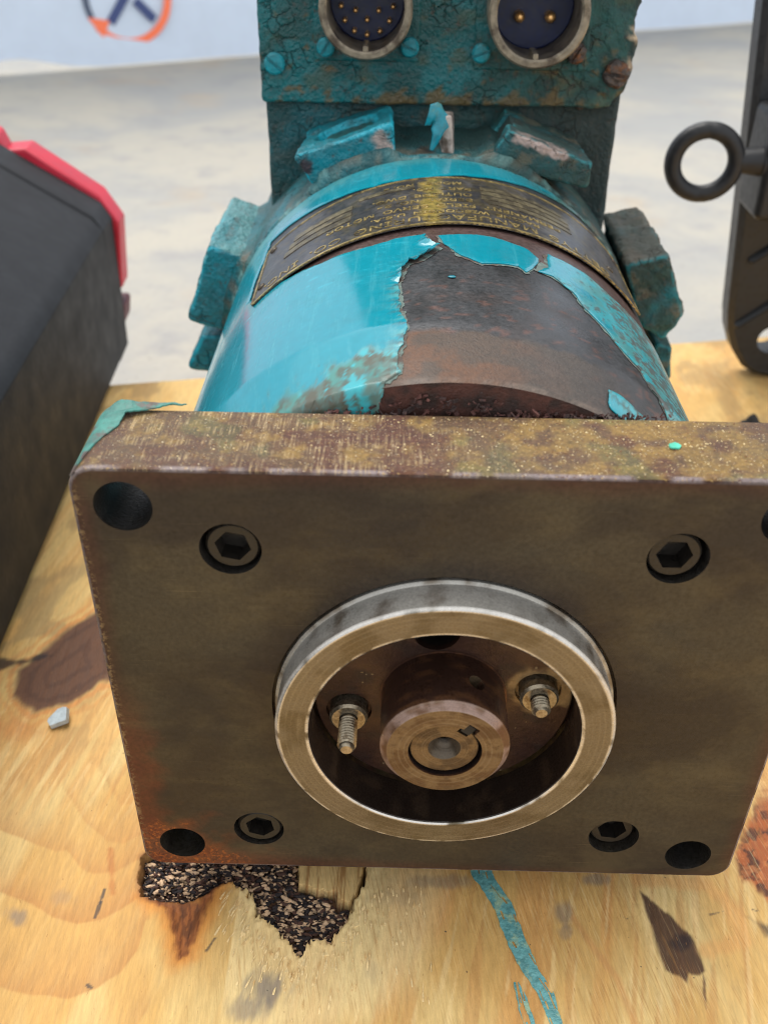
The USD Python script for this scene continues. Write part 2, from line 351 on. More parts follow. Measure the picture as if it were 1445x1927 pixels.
def paint_plate(v, n):
    x, y, z = v.T
    f1, f2, f3 = fb(v, 30, 4, 1), fb(v, (220, 220, 700), 4, 2), fb(v, 900, 3, 3)
    col = mixc(np.tile(lin(50, 43, 34), (len(v), 1)), lin(60, 53, 41), sst(f1, .42, .62))
    col = mixc(col, lin(36, 29, 25), sst(fb(v, 30, 4, 7), .5, .68) * .7)
    f2b = fb(v, (110, 110, 180), 5, 12); col = mixc(col, lin(80, 68, 48), sst(f2b, .54, .72) * .1)
    # scratches
    # reddish at the rim
    e = np.minimum.reduce([x + PW, PW - x, z, PH - z])
    col = mixc(col, lin(62, 36, 28), sst(.006 - e + .008 * (f1 - .5), 0, .006) * .75)
    # orange rust in the lower left corner
    d = np.hypot((x + .089) / 1.25, (z - .004) / 1.0)
    rm = sst(.026 - d + .026 * (fb(v, 120, 4, 21) - .5), 0, .016)
    col = mixc(col, lin(112, 58, 22), rm * .9); rr = rm
    rm2 = sst(.011 - z + .012 * (fb(v, 150, 4, 22) - .5), 0, .006) * sst(-x, .035, .075)
    col = mixc(col, lin(102, 52, 24), rm2 * .7); rr = np.maximum(rr, rm2)
    red = sst(.012 - (x + .089) + .01 * (fb(v, 160, 4, 23) - .5), 0, .008) * sst(.085 - z, 0, .04)
    col = mixc(col, lin(92, 46, 28), red * .6)
    # darker halo round the pilot
    rad = np.hypot(x - AX, z - AZ)
    col = mixc(col, lin(48, 37, 29), sst(.056 - rad + .01 * (f1 - .5), 0, .01) * .6)
    rough = .44 + .16 * (f1 - .5) + .3 * rr + .1 * sst(fb(v, 45, 4, 7), .5, .68)
    metal = .28 * (1 - rr); bmp = .25 + rr * 1.2
    # top and sides: rough sawn and rusted
    up = sst(np.maximum(n[:, 2], np.abs(n[:, 0])), .5, .85) * (y > .0002)
    tc = mixc(np.tile(lin(90, 68, 50), (len(v), 1)), lin(124, 98, 54), sst(fb(v, 260, 4, 33) + .16 * sst(x, -.02, .06), .48, .66))
    tc = mixc(tc, lin(78, 48, 40), sst(fb(v, 130, 4, 34), .5, .66) * .85)
    tc = mixc(tc, lin(82, 92, 56), sst(fb(v, 110, 3, 36), .6, .72) * .4)
    col = mixc(col, tc, up); rough = rough * (1 - up) + .62 * up; metal = metal * (1 - up) + .15 * up; bmp = bmp * (1 - up) + 2.6 * up
    # worn bright edge at the front corner
    edge = sst(y, -.0001, .0002) * (1 - sst(y, .0009, .0017)) * (np.abs(n[:, 1]) < .97) * (rad > .06)
    col = mixc(col, lin(124, 112, 112), edge * sst(fb(v, 200, 3, 41), .3, .55)); metal = np.maximum(metal, edge * .5)
    # bores: dark turned steel
    inh = np.zeros(len(v))
    for hx, hz in HOLES: inh = np.maximum(inh, (np.hypot(x - hx, z - hz) < .0070) * (np.abs(n[:, 1]) < .7))
    for hx, hz in BOLTS: inh = np.maximum(inh, (np.hypot(x - hx, z - hz) < .0076) * ((np.abs(n[:, 1]) < .7) | (y > .004)))
    col = mixc(col, lin(50, 47, 44), inh); rough = rough * (1 - inh) + .4 * inh; metal = metal * (1 - inh) + .6 * inh
    return col, np.stack([rough, metal, bmp], 1) * [1, 1, .38]
obj('flange_plate', plate, M_plate, motor, 30, paint_plate)

# pilot ring
R = lambda pts: [(r, y) for r, y in pts]
ring = lathe(fine(R([(.0352, .004), (.0352, -.0090), (.0356, -.0093), (.0430, -.0093), (.0438, -.0085), (.0438, -.0005), (.0446, .0), (.0446, .004)]), .0006), 220)
ring.apply_translation([AX, 0, AZ])
def paint_ring(v, n):
    x, y, z = v.T; rad = np.hypot(x - AX, z - AZ)
    a = np.arctan2(x - AX, z - AZ); pc = np.stack([a * 6, rad * 900, y * 900], 1)
    col = mixc(np.tile(lin(112, 104, 90), (len(v), 1)), lin(96, 87, 71), sst(fb(v, 130, 4, 51), .45, .65))
    col = mixc(col, lin(126, 118, 102), sst(fb(pc, 1, 3, 52), .55, .7) * .4)
    side = (rad > .0433); col = np.where(side[:, None], mixc(np.tile(lin(158, 155, 148), (len(v), 1)), lin(104, 94, 82), sst(fb(v, 170, 4, 53) + .1 * np.abs(a) / 3, .46, .66)), col)
    ed = sst(rad, .0426, .0431) * (1 - sst(rad, .0437, .04385)) + 1.6 * (rad < .0357) * (y < -.0086)
    col = mixc(col, lin(206, 202, 196), np.clip(ed, 0, 1) * sst(fb(v, 260, 3, 54), .28, .5))
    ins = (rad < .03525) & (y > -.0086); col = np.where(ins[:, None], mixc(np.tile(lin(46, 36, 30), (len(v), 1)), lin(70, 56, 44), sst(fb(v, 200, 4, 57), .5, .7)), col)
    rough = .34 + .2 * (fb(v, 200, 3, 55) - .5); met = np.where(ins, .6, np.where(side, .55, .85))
    return col, np.stack([rough, met, .4 + 0 * x], 1)
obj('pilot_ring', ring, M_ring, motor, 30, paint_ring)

# bearing cover inside the ring, with its black hole
bc = man(lathe([(0, .0048), (.0342, .0048), (.0347, .0053), (.0347, .0265), (0, .0265)], 128)).translate([AX, 0, AZ])
bc -= cyl_y(-.0036, .0936, .0062, 0, .018, 40)
for sx, sz in ((-.0263, .0645), (.0243, .0735)): bc -= cyl_y(sx, sz, .0062, 0, .0066, 40)
bc = bc.refine_to_length(.0012)
def paint_cover(v, n):
    x, y, z = v.T
    col = mixc(np.tile(lin(52, 32, 25), (len(v), 1)), lin(70, 47, 33), sst(fb(v, 130, 4, 61), .42, .66))
    col = mixc(col, lin(150, 124, 86), sst(.0095 - np.hypot(x - .0255, z - .0745) + .008 * (fb(v, 200, 4, 62) - .5), 0, .002) * .8)
    col = mixc(col, lin(40, 30, 26), sst(fb(v, 220, 4, 63), .55, .7) * .6)
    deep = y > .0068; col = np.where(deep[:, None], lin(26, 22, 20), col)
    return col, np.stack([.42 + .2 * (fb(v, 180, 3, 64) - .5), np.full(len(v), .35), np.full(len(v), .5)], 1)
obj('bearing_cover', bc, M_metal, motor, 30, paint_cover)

# shaft hub with keyed shaft end
hub = man(lathe(fine([(0, .0046), (.0172, .0046), (.0166, .0052), (.0166, -.0122), (.0148, -.0141), (0, -.0141)], .0006), 128))
hub -= cyl_y(0, 0, .0094, -.02, .003, 64)
hub -= m3.Manifold.cylinder(.02, .0023, .0023, 24).rotate([0, 28, 0]).translate([.0, -.0040, 0]).translate([.0052, 0, .0098])
hub -= m3.Manifold.cube([.0035, .016, .0040], True).translate([0, -.008, .0095]).rotate([0, 38, 0])
hub = hub.translate([AX, 0, AZ]).refine_to_length(.0008)
def paint_hub(v, n):
    x, y, z = v.T; rad = np.hypot(x - AX, z - AZ)
    face = sst(-n[:, 1], .6, .9)
    col = mixc(np.tile(lin(66, 44, 35), (len(v), 1)), lin(98, 66, 45), sst(fb(v, (180, 400, 180), 4, 71) + .25 * sst(-y, .006, .014), .5, .72))
    fc = mixc(np.tile(lin(108, 91, 70), (len(v), 1)), lin(88, 69, 51), sst(fb(v, 260, 4, 72), .44, .62))
    fc = mixc(fc, lin(70, 54, 40), sst(fb(v, 500, 3, 74), .62, .72) * .5)
    col = mixc(col, fc, face)
    ch = sst(-y, .0119, .0124) * (1 - face) * (rad > .0147)
    col = mixc(col, lin(150, 126, 116), ch * sst(fb(v, 200, 3, 73), .35, .55))
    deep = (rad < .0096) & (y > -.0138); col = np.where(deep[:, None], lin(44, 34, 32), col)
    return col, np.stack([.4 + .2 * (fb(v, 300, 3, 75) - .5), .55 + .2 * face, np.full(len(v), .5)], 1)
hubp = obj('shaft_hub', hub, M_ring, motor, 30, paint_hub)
sh = man(lathe(fine([(0, .0025), (.0088, .0025), (.0088, -.0128), (.0085, -.0131), (.0042, -.0131), (.0026, -.0104), (.0012, -.0088), (.0011, -.0060), (0, -.0060)], .0006), 96))
sh -= m3.Manifold.cube([.0032, .018, .0036], True).translate([0, -.008, .0085]).rotate([0, 38, 0])
sh = sh.translate([AX - .0002, 0, AZ + .0003]).refine_to_length(.0008)
def paint_shaft(v, n):
    col = mixc(np.tile(lin(104, 86, 64), (len(v), 1)), lin(74, 60, 46), sst(fb(v, 280, 4, 76), .42, .62))
    r_ = np.hypot(v[:, 0] - AX, v[:, 2] - AZ); col = mixc(col, lin(92, 82, 70), sst(.0044 - r_, 0, .0004) * .9); col = mixc(col, lin(30, 26, 24), sst(.0019 - r_, 0, .0009))  # shade of the centre hole painted in, darkest at its middle
    return col, np.stack([.36 + 0 * r_, .7 + 0 * r_, .3 + 0 * r_], 1)
obj('shaft', sh, M_ring, hubp, 30, paint_shaft)
obj('key', rbox((-.0015, -.0132, .0075), (.0015, .001, .0106), .0003).rotate([0, 38, 0]).translate([AX, 0, AZ]), M_dark, hubp, False)

# studs with collars
def stud(x, z, tip):
    prof = [(0, .012), (.0022, .012)]; y = .0005
    prof += [(.0022, y)]
    while y > tip + .0011:
        prof += [(.00255, y - .0003), (.00205, y - .00065)]; y -= .0009
    prof += [(.0020, tip + .0006), (.0015, tip), (0, tip)]
    s = lathe(prof, 32); s.apply_translation([x, 0, z])
    p = obj('stud', s, M_stud, motor, 40)
    c = lathe([(.0025, .0066), (.0025, .0012), (.0045, .0012), (.0052, .0019), (.0052, .0066)], 48); c.apply_translation([x, 0, z])
    obj('collar', c, M_stud, p, 30)
stud(-.0263, .0645, -.0095); stud(.0243, .0735, -.0036)

# socket head screws
def socket_screw(x, z, dx, dz, y0, rot, hexdirt=False):
    s = man(lathe([(0, .011), (.0065, .011), (.0065, y0 + .0007), (.0059, y0), (0, y0)], 64))
    hx = m3.Manifold.cylinder(.02, .0044, .0044, 6).rotate([-90, 0, 0]).rotate([0, rot, 0]).translate([0, y0 - .012, 0]).trim_by_plane([0, -1, 0], -(y0 + .0052))
    s -= hx
    s = s.translate([x + dx, 0, z + dz])
    obj('socket_screw', s, M_black if not hexdirt else M_screw, motor, 30)
M_black2 = M_black
socket_screw(*BOLTS[0], .0004, .0001, .0012, 12)
socket_screw(*BOLTS[1], -.0007, .0004, .0010, 0)
socket_screw(*BOLTS[2], .0003, .0003, .0006, 20)
socket_screw(*BOLTS[3], -.0002, .0006, .0022, 8)

# ------------------------------------------------------------------ body
prof = [(.060, .0275), (.0800, .0275)]
prof = [(.0700, .0262), (.0700, .0292), (.0805, .0292), (.0824, .0290), (.0829, .0300)] + [(float(body_r(y)), y) for y in np.arange(.032, .2051, .0012)] + [(.070, .2051)]
bod = lathe(fine(prof, .0016), 420); bod.apply_translation([AX, 0, AZ])
bod = bod.slice_plane([0, 0, AZ - .075], [0, 0, 1]) if False else bod
def paint_body(v, n):
    x, y, z = v.T; th, ym = unwrap(v).T; u = np.stack([np.radians(th) * RB, y, 0 * y], 1)
    col = mixc(np.tile(lin(60, 60, 62), (len(v), 1)), lin(46, 45, 46), sst(fb(u, (120, 60, 1), 4, 81), .42, .62))
    col = mixc(col, lin(66, 50, 43), sst(fb(u, (90, 70, 1), 5, 82) + .10 * sst(20 - th, 0, 30), .62, .82) * .32)
    col = mixc(col, lin(140, 84, 60), sst(fb(u, 420, 3, 83), .66, .74) * .25 * sst(100 - ym, -10, 30))
    fr = sst(51 - ym + 5 * (fb(u, 150, 4, 84) - .5), 0, 1.6) * sst(34 - th, -4, 14)
    fc = mixc(np.tile(lin(70, 56, 46), (len(v), 1)), lin(88, 60, 42), sst(fb(u, 150, 4, 85), .45, .62)); fc = mixc(fc, lin(68, 62, 58), sst(th, 2, 18) * .8)
    col = mixc(col, fc, fr)
    # under the plate rim and round the nameplate: brown primer and rust
    up = sst(ym, 104, 114) * sst(126 + .25 * th - ym, -12, 2); col = mixc(col, lin(84, 62, 58), up * .85)
    ed = sst(.0312 - y, 0, .0008) * (n[:, 1] > -.6) * (np.hypot(x - AX, z - AZ) > .081); col = mixc(col, lin(104, 90, 80), ed * .6 * sst(fb(u, 200, 3, 89), .35, .55))  # edge highlight painted as a lighter line on the front chamfer
    neck = (n[:, 1] < -.6) | (np.hypot(x - AX, z - AZ) < .079); col = np.where(neck[:, None], mixc(np.tile(lin(70, 40, 32), (len(v), 1)), lin(40, 26, 22), sst(fb(v, 300, 4, 86), .4, .6)), col)
    return col, np.stack([.37 + .2 * fr + .25 * (fb(u, 120, 3, 88) - .5), .42 - .3 * fr, .5 + 1.2 * fr], 1) * [1, 1, .6]
obj('motor_body', bod, M_body, motor, 30, paint_body)

# paint skin with torn edges
def skin(poly, th_mm=.30, amp=.0007, seed=1, curl=0.0, curl_near=None, lift0=.0, el=.0011, scale=330):
    P = np.array(poly, float); P = np.stack([np.radians(P[:, 0]) * RB, P[:, 1] / 1000], 1)
    Q = ragged(P, .0005, amp, scale, seed)
    mm = m3.Manifold.extrude(m3.CrossSection([Q.tolist()], m3.FillRule.NonZero), th_mm / 1000).refine_to_length(el)
    t = tm(mm); v = np.array(t.vertices)
    d, _ = cKDTree(Q).query(v[:, :2])
    lift = 0
    if curl and curl_near is not None:
        cn = np.array(curl_near, float); cn = np.stack([np.radians(cn[:, 0]) * RB, cn[:, 1] / 1000], 1)
        dn = seg_dist(v[:, :2], cn); w = sst(.005 - dn, 0, .004)
        lift = curl * w * np.exp(-(d / .0016)) * (.25 + 1.5 * meshkit.fbm(np.c_[v[:, :2] * 260, 0 * d], 3, seed + 3) ** 2)
    edge_round = np.where(v[:, 2] > th_mm / 2000, -np.exp(-d / .0003) * th_mm / 2500, 0)
    v[:, 2] += lift + (.00012 if th_mm < .2 else .00024) + lift0 + edge_round
    return trimesh.Trimesh(wrap(v), t.faces, process=False), Q

def paint_teal(v, n, dirt=1.0):
    th, ym = unwrap(v).T; u = np.stack([np.radians(th) * RB, ym / 1000, 0 * ym], 1)
    col = np.tile(TEAL, (len(v), 1)) * (1 + .14 * (fb(u, 40, 3, 91) - .5))[:, None]
    gr = 0 * th
    # grime near the flange, on the left skin
    dd = sst(47 - ym + .36 * (th + 8) * (th < -8) + 16 * (fb(u, (220, 80, 1), 5, 92) - .5), 0, 5)
    gr = np.maximum(gr, dd * sst(th, -52, -42) * (th < 15))
    strk = sst(fb(u, (900, 160, 1), 3, 93), .5, .64) * sst(48 - ym, 0, 14); gr = np.maximum(gr, strk * .7 * sst(th, -44, -30))
    # back of the body by the end bell: dusty green
    bk = sst(ym - 194 - .16 * th, 0, 10) * (.35 + .5 * sst(fb(u, 160, 4, 94), .4, .6)); 
    # the right hand side: chalky and pitted
    rt = sst(th + 18 * (fb(u, 110, 4, 95) - .5), 24, 34)
    col = mixc(col, lin(40, 142, 150), rt * .8)
    pit = sst(fb(u, 520, 4, 96) + .16 * sst(th, 34, 48), .60, .68) * rt
    pit2 = sst(fb(u, (330, 330, 1), 4, 97) + .20 * sst(60 - ym, 0, 20), .60, .66) * sst(th, 33, 38)
    pits = np.maximum(pit * .9, pit2); col = mixc(col, lin(70, 120, 114), rt * sst(fb(u, 260, 4, 108), .40, .56) * .6)
    col = mixc(col, mixc(np.tile(lin(58, 118, 108), (len(v), 1)), lin(76, 84, 68), sst(fb(u, 200, 4, 103), .42, .6)), np.clip(gr, 0, 1) * .88)
    col = mixc(col, lin(66, 58, 42), sst(fb(u, (600, 260, 1), 4, 98), .5, .6) * gr * .75)
    col = mixc(col, lin(30, 160, 172), sst(fb(u, (420, 160, 1), 4, 104), .58, .64) * gr * .8)
    col = mixc(col, lin(84, 134, 128), bk * .6); col = mixc(col, lin(58, 88, 80), sst(ym - 180 - .1 * th, 0, 8) * sst(th, 16, 34) * sst(fb(u, 130, 4, 105), .3, .5) * .85)
    col = mixc(col, lin(58, 62, 58), pits)
    fr_ = np.exp(-seg_dist(u[:, :2], np.stack([np.radians(np.array([q_[0] for q_ in A[2:14]])) * RB, np.array([q_[1] for q_ in A[2:14]]) / 1000], 1)) / .0022) * (th < 2)
    col = mixc(col, lin(96, 158, 156), fr_ * sst(fb(u, (260, 900, 1), 4, 106), .48, .58) * .85)
    col = mixc(col, lin(70, 62, 56), fr_ * sst(fb(u, (300, 900, 1), 4, 107), .58, .64) * .8)
    scr = sst(fb(u, (160, 1500, 1), 2, 100), .74, .82) * sst(-th, 4, 10) * sst(ym, 75, 100); col = mixc(col, lin(60, 190, 210), scr * .3)
    rough = .13 + .5 * np.clip(gr + pits + bk * .6 + rt * .35, 0, 1)
    return col, np.stack([rough, 0 * rough, .25 + 1.4 * np.clip(gr + pits + rt * .4, 0, 1)], 1) * [1, 1, .5]
A = [(-4.1, 120.2), (-3.9, 110.7), (-1.2, 107.7), (-2.6, 104), (-5.1, 98.6), (-7.4, 96.4), (-9.0, 87.6), (-9.4, 78.0), (-8.9, 61.5), (-7.9, 52.7), (-8.8, 45.1), (-9.7, 39.4), (-9.4, 33.5), (-11.5, 30.5), (-13.2, 26.6), (-14.0, 22.9), (-17.6, 22.2), (-20, 23.5), (-22, 22.5), (-25, 24.5), (-28, 24), (-31, 26.5), (-36, 25.5), (-130, 26), (-130, 204.5), (130, 204.5), (130, 202), (56, 202), (50, 207), (34.4, 199.0), (24.0, 193.3), (12.2, 187.0), (-3.5, 180.), (-16.5, 179), (-30.8, 182), (-47, 187), (-48.5, 151.3), (-48.3, 131.5), (-46, 128.6), (-35.5, 120.2), (-27.4, 117.0), (-15.3, 116.5)]
A = [(t_, min(y_, 204.5)) for t_, y_ in A]
cA = [(-4, 112), (-1.2, 107.7), (-5.1, 98.6), (-9, 87)]
mA, _ = skin(A, .5, .0009, 3, .0022, cA)
def add_front_curl(m):
    return m
obj('paint_coat', mA, M_gloss, motor, 50, paint_teal)
for k, (poly, cn, cu) in enumerate([
    ([(-1.3, 118.5), (4, 120.8), (9.9, 121.8), (17.3, 118.9), (19.6, 113.2), (18.6, 107), (15.8, 97.6), (14.4, 101.1), (6.6, 97.1), (2.3, 102.8), (-0.1, 110.5)], None, 0),
    ([(22.3, 121.9), (25.1, 122.0), (32.0, 122.5), (38.8, 118.3), (47.3, 119.7), (60, 124), (130, 132), (130, 29), (47, 29.2), (43, 47), (40.8, 55.3), (39.4, 56.1), (38.3, 64.9), (33.4, 72.6), (31.8, 79.6), (27.7, 86.8), (26.0, 96.2), (22.0, 102.2), (18.6, 101.8), (21.3, 108.6)], None, 0),
    ([(27.9, 41.1), (30.5, 41.1), (34.8, 38.4), (38.5, 37.4), (43, 30), (38, 29.5), (31.7, 31.1), (28.4, 32.6), (27.4, 35.4)], None, 0)]):
    mk, _ = skin(poly, .42, .0008, 11 + k, cu, cn)
    obj('paint_patch', mk, M_gloss if k < 1 else M_gloss, motor, 50, paint_teal)

# grey-green primer showing along the torn edges
M_primer = plain('primer_look', lin(88, 104, 98), .75, 0, .3, 500, 900, .0003, col2=lin(74, 60, 52), c2=(.46, .58))
PB = [(-1.3, 118.5), (9.9, 121.8), (17.3, 118.9), (19.6, 113.2), (15.8, 97.6), (14.4, 101.1), (6.6, 97.1), (2.3, 102.8)]
PC = [(22.3, 121.9), (32.0, 122.5), (38.8, 118.3), (50, 119), (50, 40), (43, 47), (40.8, 55.3), (39.4, 56.1), (38.3, 64.9), (33.4, 72.6), (31.8, 79.6), (27.7, 86.8), (26.0, 96.2), (22.0, 102.2), (18.6, 101.8)]
PA = [q_ for q_ in A[:17] if q_[1] > 29] + [(-20, 31), (-20, 116.5), (-15.3, 116.5)]
for k, poly in enumerate((PA, PB, PC)):
    pm = np.array(poly, float); pm[:, 0] = np.radians(pm[:, 0]) * RB * 1000
    bq = Polygon(pm).buffer(0).buffer(.9 if k < 2 else .7); bq = max(getattr(bq, 'geoms', [bq]), key=lambda q_: q_.area); bq = np.array(bq.exterior.coords)[:-1]
    bq[:, 0] = np.degrees(bq[:, 0] / 1000 / RB); bq[:, 1] = np.maximum(bq[:, 1], 29.8)
    mk, _ = skin(bq, .10, .0016, 61 + k, el=.0014, scale=420); mk.vertices = np.array(mk.vertices); obj('primer_coat', mk, M_primer, motor, 50)
# the torn lip of paint folded over the front edge
def flap(path_px_theta, width, lift, seed, mat=None, parent=motor, name='paint_flake'):
    pass

# rusty scale lying in the gap behind the flange
rng = np.random.default_rng(5)
parts = []
for k in range(200):
    th = rng.uniform(-24, 44); r = rng.uniform(.0735, .0795); s = rng.uniform(.0003, .0010) * (1.3 if abs(th) < 15 else 1)
    q = trimesh.creation.box([s * rng.uniform(.8, 2.0), s * rng.uniform(.6, 1.2), s * rng.uniform(.15, .5)])
    q.apply_transform(trimesh.transformations.random_rotation_matrix(rng.random(3)))
    a = math.radians(th); q.apply_translation([AX + r * math.sin(a), rng.uniform(.0268, .0292), max(AZ + r * math.cos(a), PH - .0005 * rng.random())])
    parts.append(q)
M_scale = plain('rust_scale_look', lin(78, 46, 40), .8, 0, .5, 600, 900, .0003, col2=lin(40, 26, 24), c2=(.45, .6))
obj('rust_scale', trimesh.util.concatenate(parts), M_scale, motor, False, kind='stuff')

# ------------------------------------------------------------------ nameplate
def npw(P, base):   # (degrees, local mm across from front edge, height) -> on the body, skewed as it is fixed
    th = P[:, 0]; y = (127.5 + .139 * 1000 * RB * np.sin(np.radians(th)) * 1.0 + P[:, 1]) / 1000
    r = RB + base + P[:, 2]; a = np.radians(th)
    return np.stack([AX + r * np.sin(a), y, AZ + r * np.cos(a)], -1)
NT0, NT1, NW = -45.5, 53.0, 49.5
K = math.degrees(1 / RB) / 1000   # degrees per mm of arc
def np_mesh(mesh2d, base, el=1.2):   # mesh in (mm along arc from -x, mm across, mm height)
    mm = mesh2d if hasattr(mesh2d, 'refine_to_length') else man(mesh2d)
    t = tm(mm.refine_to_length(el)); v = np.array(t.vertices)
    return trimesh.Trimesh(npw(np.stack([v[:, 0] * K, v[:, 1], v[:, 2] / 1000], 1), base), t.faces, process=False)
def npbox(t0, t1, w0, w1, h): return m3.Manifold.cube([(t1 - t0) / K, w1 - w0, h]).translate([t0 / K, w0, 0])
M_vb = plain('value_box_brass', lin(112, 102, 78), .42, .55, .3, 500, 900, .0001, col2=lin(70, 62, 48), c2=(.44, .62))
M_np = painted('nameplate_black', 400, .3, 900, .0001)
M_brass = plain('brass', lin(176, 154, 100), .38, .8, .3, 500, 900, .0001, col2=lin(92, 80, 56), c2=(.46, .64))
def paint_np(v, n):
    th, ym = unwrap(v).T; u = np.stack([np.radians(th) * RB, ym / 1000, 0 * ym], 1)
    col = mixc(np.tile(lin(46, 44, 46), (len(v), 1)), lin(82, 78, 76), sst(fb(u, (200, 90, 1), 4, 111), .5, .7) * .6)
    gold = sst(2.2 - np.abs(th + 2.2) + 4.5 * (fb(u, 300, 4, 112) - .5), 0, 1.2)
    col = mixc(col, lin(190, 164, 84), gold * .9)
    wear = sst(fb(u, (500, 260, 1), 4, 113) + .1 * sst(14 - np.abs(th - 8), 0, 10), .58, .68); col = mixc(col, lin(104, 92, 64), wear * .45)
    m = np.clip(gold + wear * .5, 0, 1)
    return col, np.stack([.34 + 0 * th, .15 + .7 * m, .3 + 0 * th], 1)
cs2 = m3.CrossSection([[(NT0 / K, 0), (NT1 / K, 0), (NT1 / K, NW), (NT0 / K, NW)]]).offset(-2, m3.JoinType.Round).offset(2, m3.JoinType.Round)
npl = obj('nameplate', np_mesh(m3.Manifold.extrude(cs2, .5), .0009, 1.6), M_np, motor, 40, paint_np)
rim = m3.Manifold.extrude(cs2 - cs2.offset(-1.1, m3.JoinType.Round), .5)
obj('rim', np_mesh(rim, .0011, 2.0), M_brass, npl, 40)
def legend(text, height, th_start, across, bold=False, squeeze=1.0):
    """upside down as seen from the flange: reads from the box side"""
    t = meshkit.text_mesh(text, height, .15, bold); v = np.array(t.vertices)
    x = -v[:, 0] * squeeze + th_start / K; y = -v[:, 1] + across
    t2 = trimesh.Trimesh(np.stack([x, y, v[:, 2]], 1), t.faces, process=True)
    vv = np.array(t2.vertices)
    return trimesh.Trimesh(npw(np.stack([vv[:, 0] * K, vv[:, 1], vv[:, 2] / 1000], 1), .00142), t2.faces, process=False), (vv[:, 0].min() * K, vv[:, 0].max() * K)
for text, h, t0, ac, bd, sq in [('GETTYS  MANUFACTURING  CO.  INC.', 4.6, 41.5, 7.8, False, 1.08), ('RACINE  WISCONSIN  U.S.A.', 2.6, 22.0, 12.8, True, 1.15),
                            ('PERMANENT  FIELD  SERVO  MOTOR', 3.0, 28.0, 19.0, True, 1.12), ('SERIAL  NO. 2-', 2.8, 7.0, 25.0, True, 1.15),
                            ('OUTLINE  DWG.', 2.8, 7.0, 30.8, True, 1.15), ('PART  NO.', 2.6, 7.0, 37.0, True, 1.15), ('MODEL  NO. 2', 2.6, 5.0, 43.4, True, 1.15)]:
    lm, ext = legend(text, h, t0, ac, bd, sq)
    obj('lettering', lm, M_brass, npl, False)
for t0, t1, w0, w1 in [(-37.5, -20.5, 20.8, 25.4), (-36.5, -20.5, 26.6, 31.0), (-35.5, -20.5, 32.2, 36.6), (10.5, 31.5, 21.8, 25.2), (9.0, 31.5, 26.4, 30.2), (9, 31.5, 31.4, 35.2), (9, 30, 36.4, 40.0), (-19, -6, 38.2, 41.2)]:
    obj('value_box', np_mesh(npbox(t0, t1, w0, w1, .18), .00142, 1.6), M_vb, npl, 40)
for th, w in ((-43.3, 11), (-42.8, 44), (43.2, 16), (50, 42)):
    s = m3.Manifold.sphere(1.6, 16).scale([1, 1, .5]).translate([th / K, w, .3])
    obj('rivet', np_mesh(s, .0012, .5), M_screw, npl, 40)

# ------------------------------------------------------------------ end bell, cast bosses
prof = [(.060, .2048), (.0852, .2048), (.0868, .2058), (.0872, .208), (.0878, .214), (.0882, .222), (.0882, .335), (.086, .342), (.06, .342)]
eb = lathe(fine(prof, .003), 240); ebv = np.array(eb.vertices)
eb.vertices = ebv + np.array(eb.vertex_normals) * ((fb(ebv, 260, 4, 121) - .5) * .0009 + np.exp(-((ebv[:, 1] - .2075) / .0016) ** 2) * .0016 * fb(ebv, 420, 4, 122))[:, None]
LUGS = [([(562, 298), (735, 240), (735, 310), (590, 345)], .208, .040), ([(922, 300), (960, 252), (1108, 312), (1100, 345)], .208, .040), ([(398, 470), (482, 500), (450, 625), (362, 600)], .213, .066), ([(1190, 502), (1252, 490), (1277, 590), (1247, 630), (1205, 600)], .213, .066)]
eb.apply_translation([AX, 0, AZ]); ebv = np.array(eb.vertices); ebn = np.array(eb.vertex_normals); add = np.zeros(len(ebv))
for px_, Y1_, dp_ in LUGS:      # cast fillets running up to the bosses
    F_ = onY(np.array(px_, float), Y1_)[:, [0, 2]]; d2_ = -poly_sd(ebv[:, [0, 2]], F_); dy_ = np.maximum.reduce([Y1_ - ebv[:, 1], ebv[:, 1] - Y1_ - dp_, 0 * d2_])
    d_ = np.hypot(np.maximum(d2_, 0), dy_); kf = .0075; add = np.maximum(add, np.maximum(kf - d_, 0) ** 2 / (1.6 * kf))
eb.vertices = ebv + ebn * (add * (ebn[:, 1] > -.6))[:, None]
def paint_cast(v, n, bright=0.0, dirt=.5, side=True):
    x, y, z = v.T
    f = fb(v, 55, 5, 131)
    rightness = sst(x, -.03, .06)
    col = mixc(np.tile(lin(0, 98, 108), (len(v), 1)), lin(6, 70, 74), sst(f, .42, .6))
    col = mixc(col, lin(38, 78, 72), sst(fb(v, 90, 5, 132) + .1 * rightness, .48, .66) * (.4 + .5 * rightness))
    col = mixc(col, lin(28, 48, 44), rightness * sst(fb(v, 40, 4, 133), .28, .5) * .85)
    col = mixc(col, lin(92, 84, 66), sst(fb(v, 160, 5, 134), .60, .70) * (.35 + .5 * rightness) * dirt * 1.6)
    col = mixc(col, lin(60, 50, 38), sst(fb(v, 420, 3, 135), .66, .74) * dirt)
    if bright: col = mixc(col, lin(0, 150, 172), bright)
    return col, np.stack([.42 + .3 * rightness + .2 * (f - .5), 0 * x, 1.2 + 0 * x], 1) * [1, 1, .6]
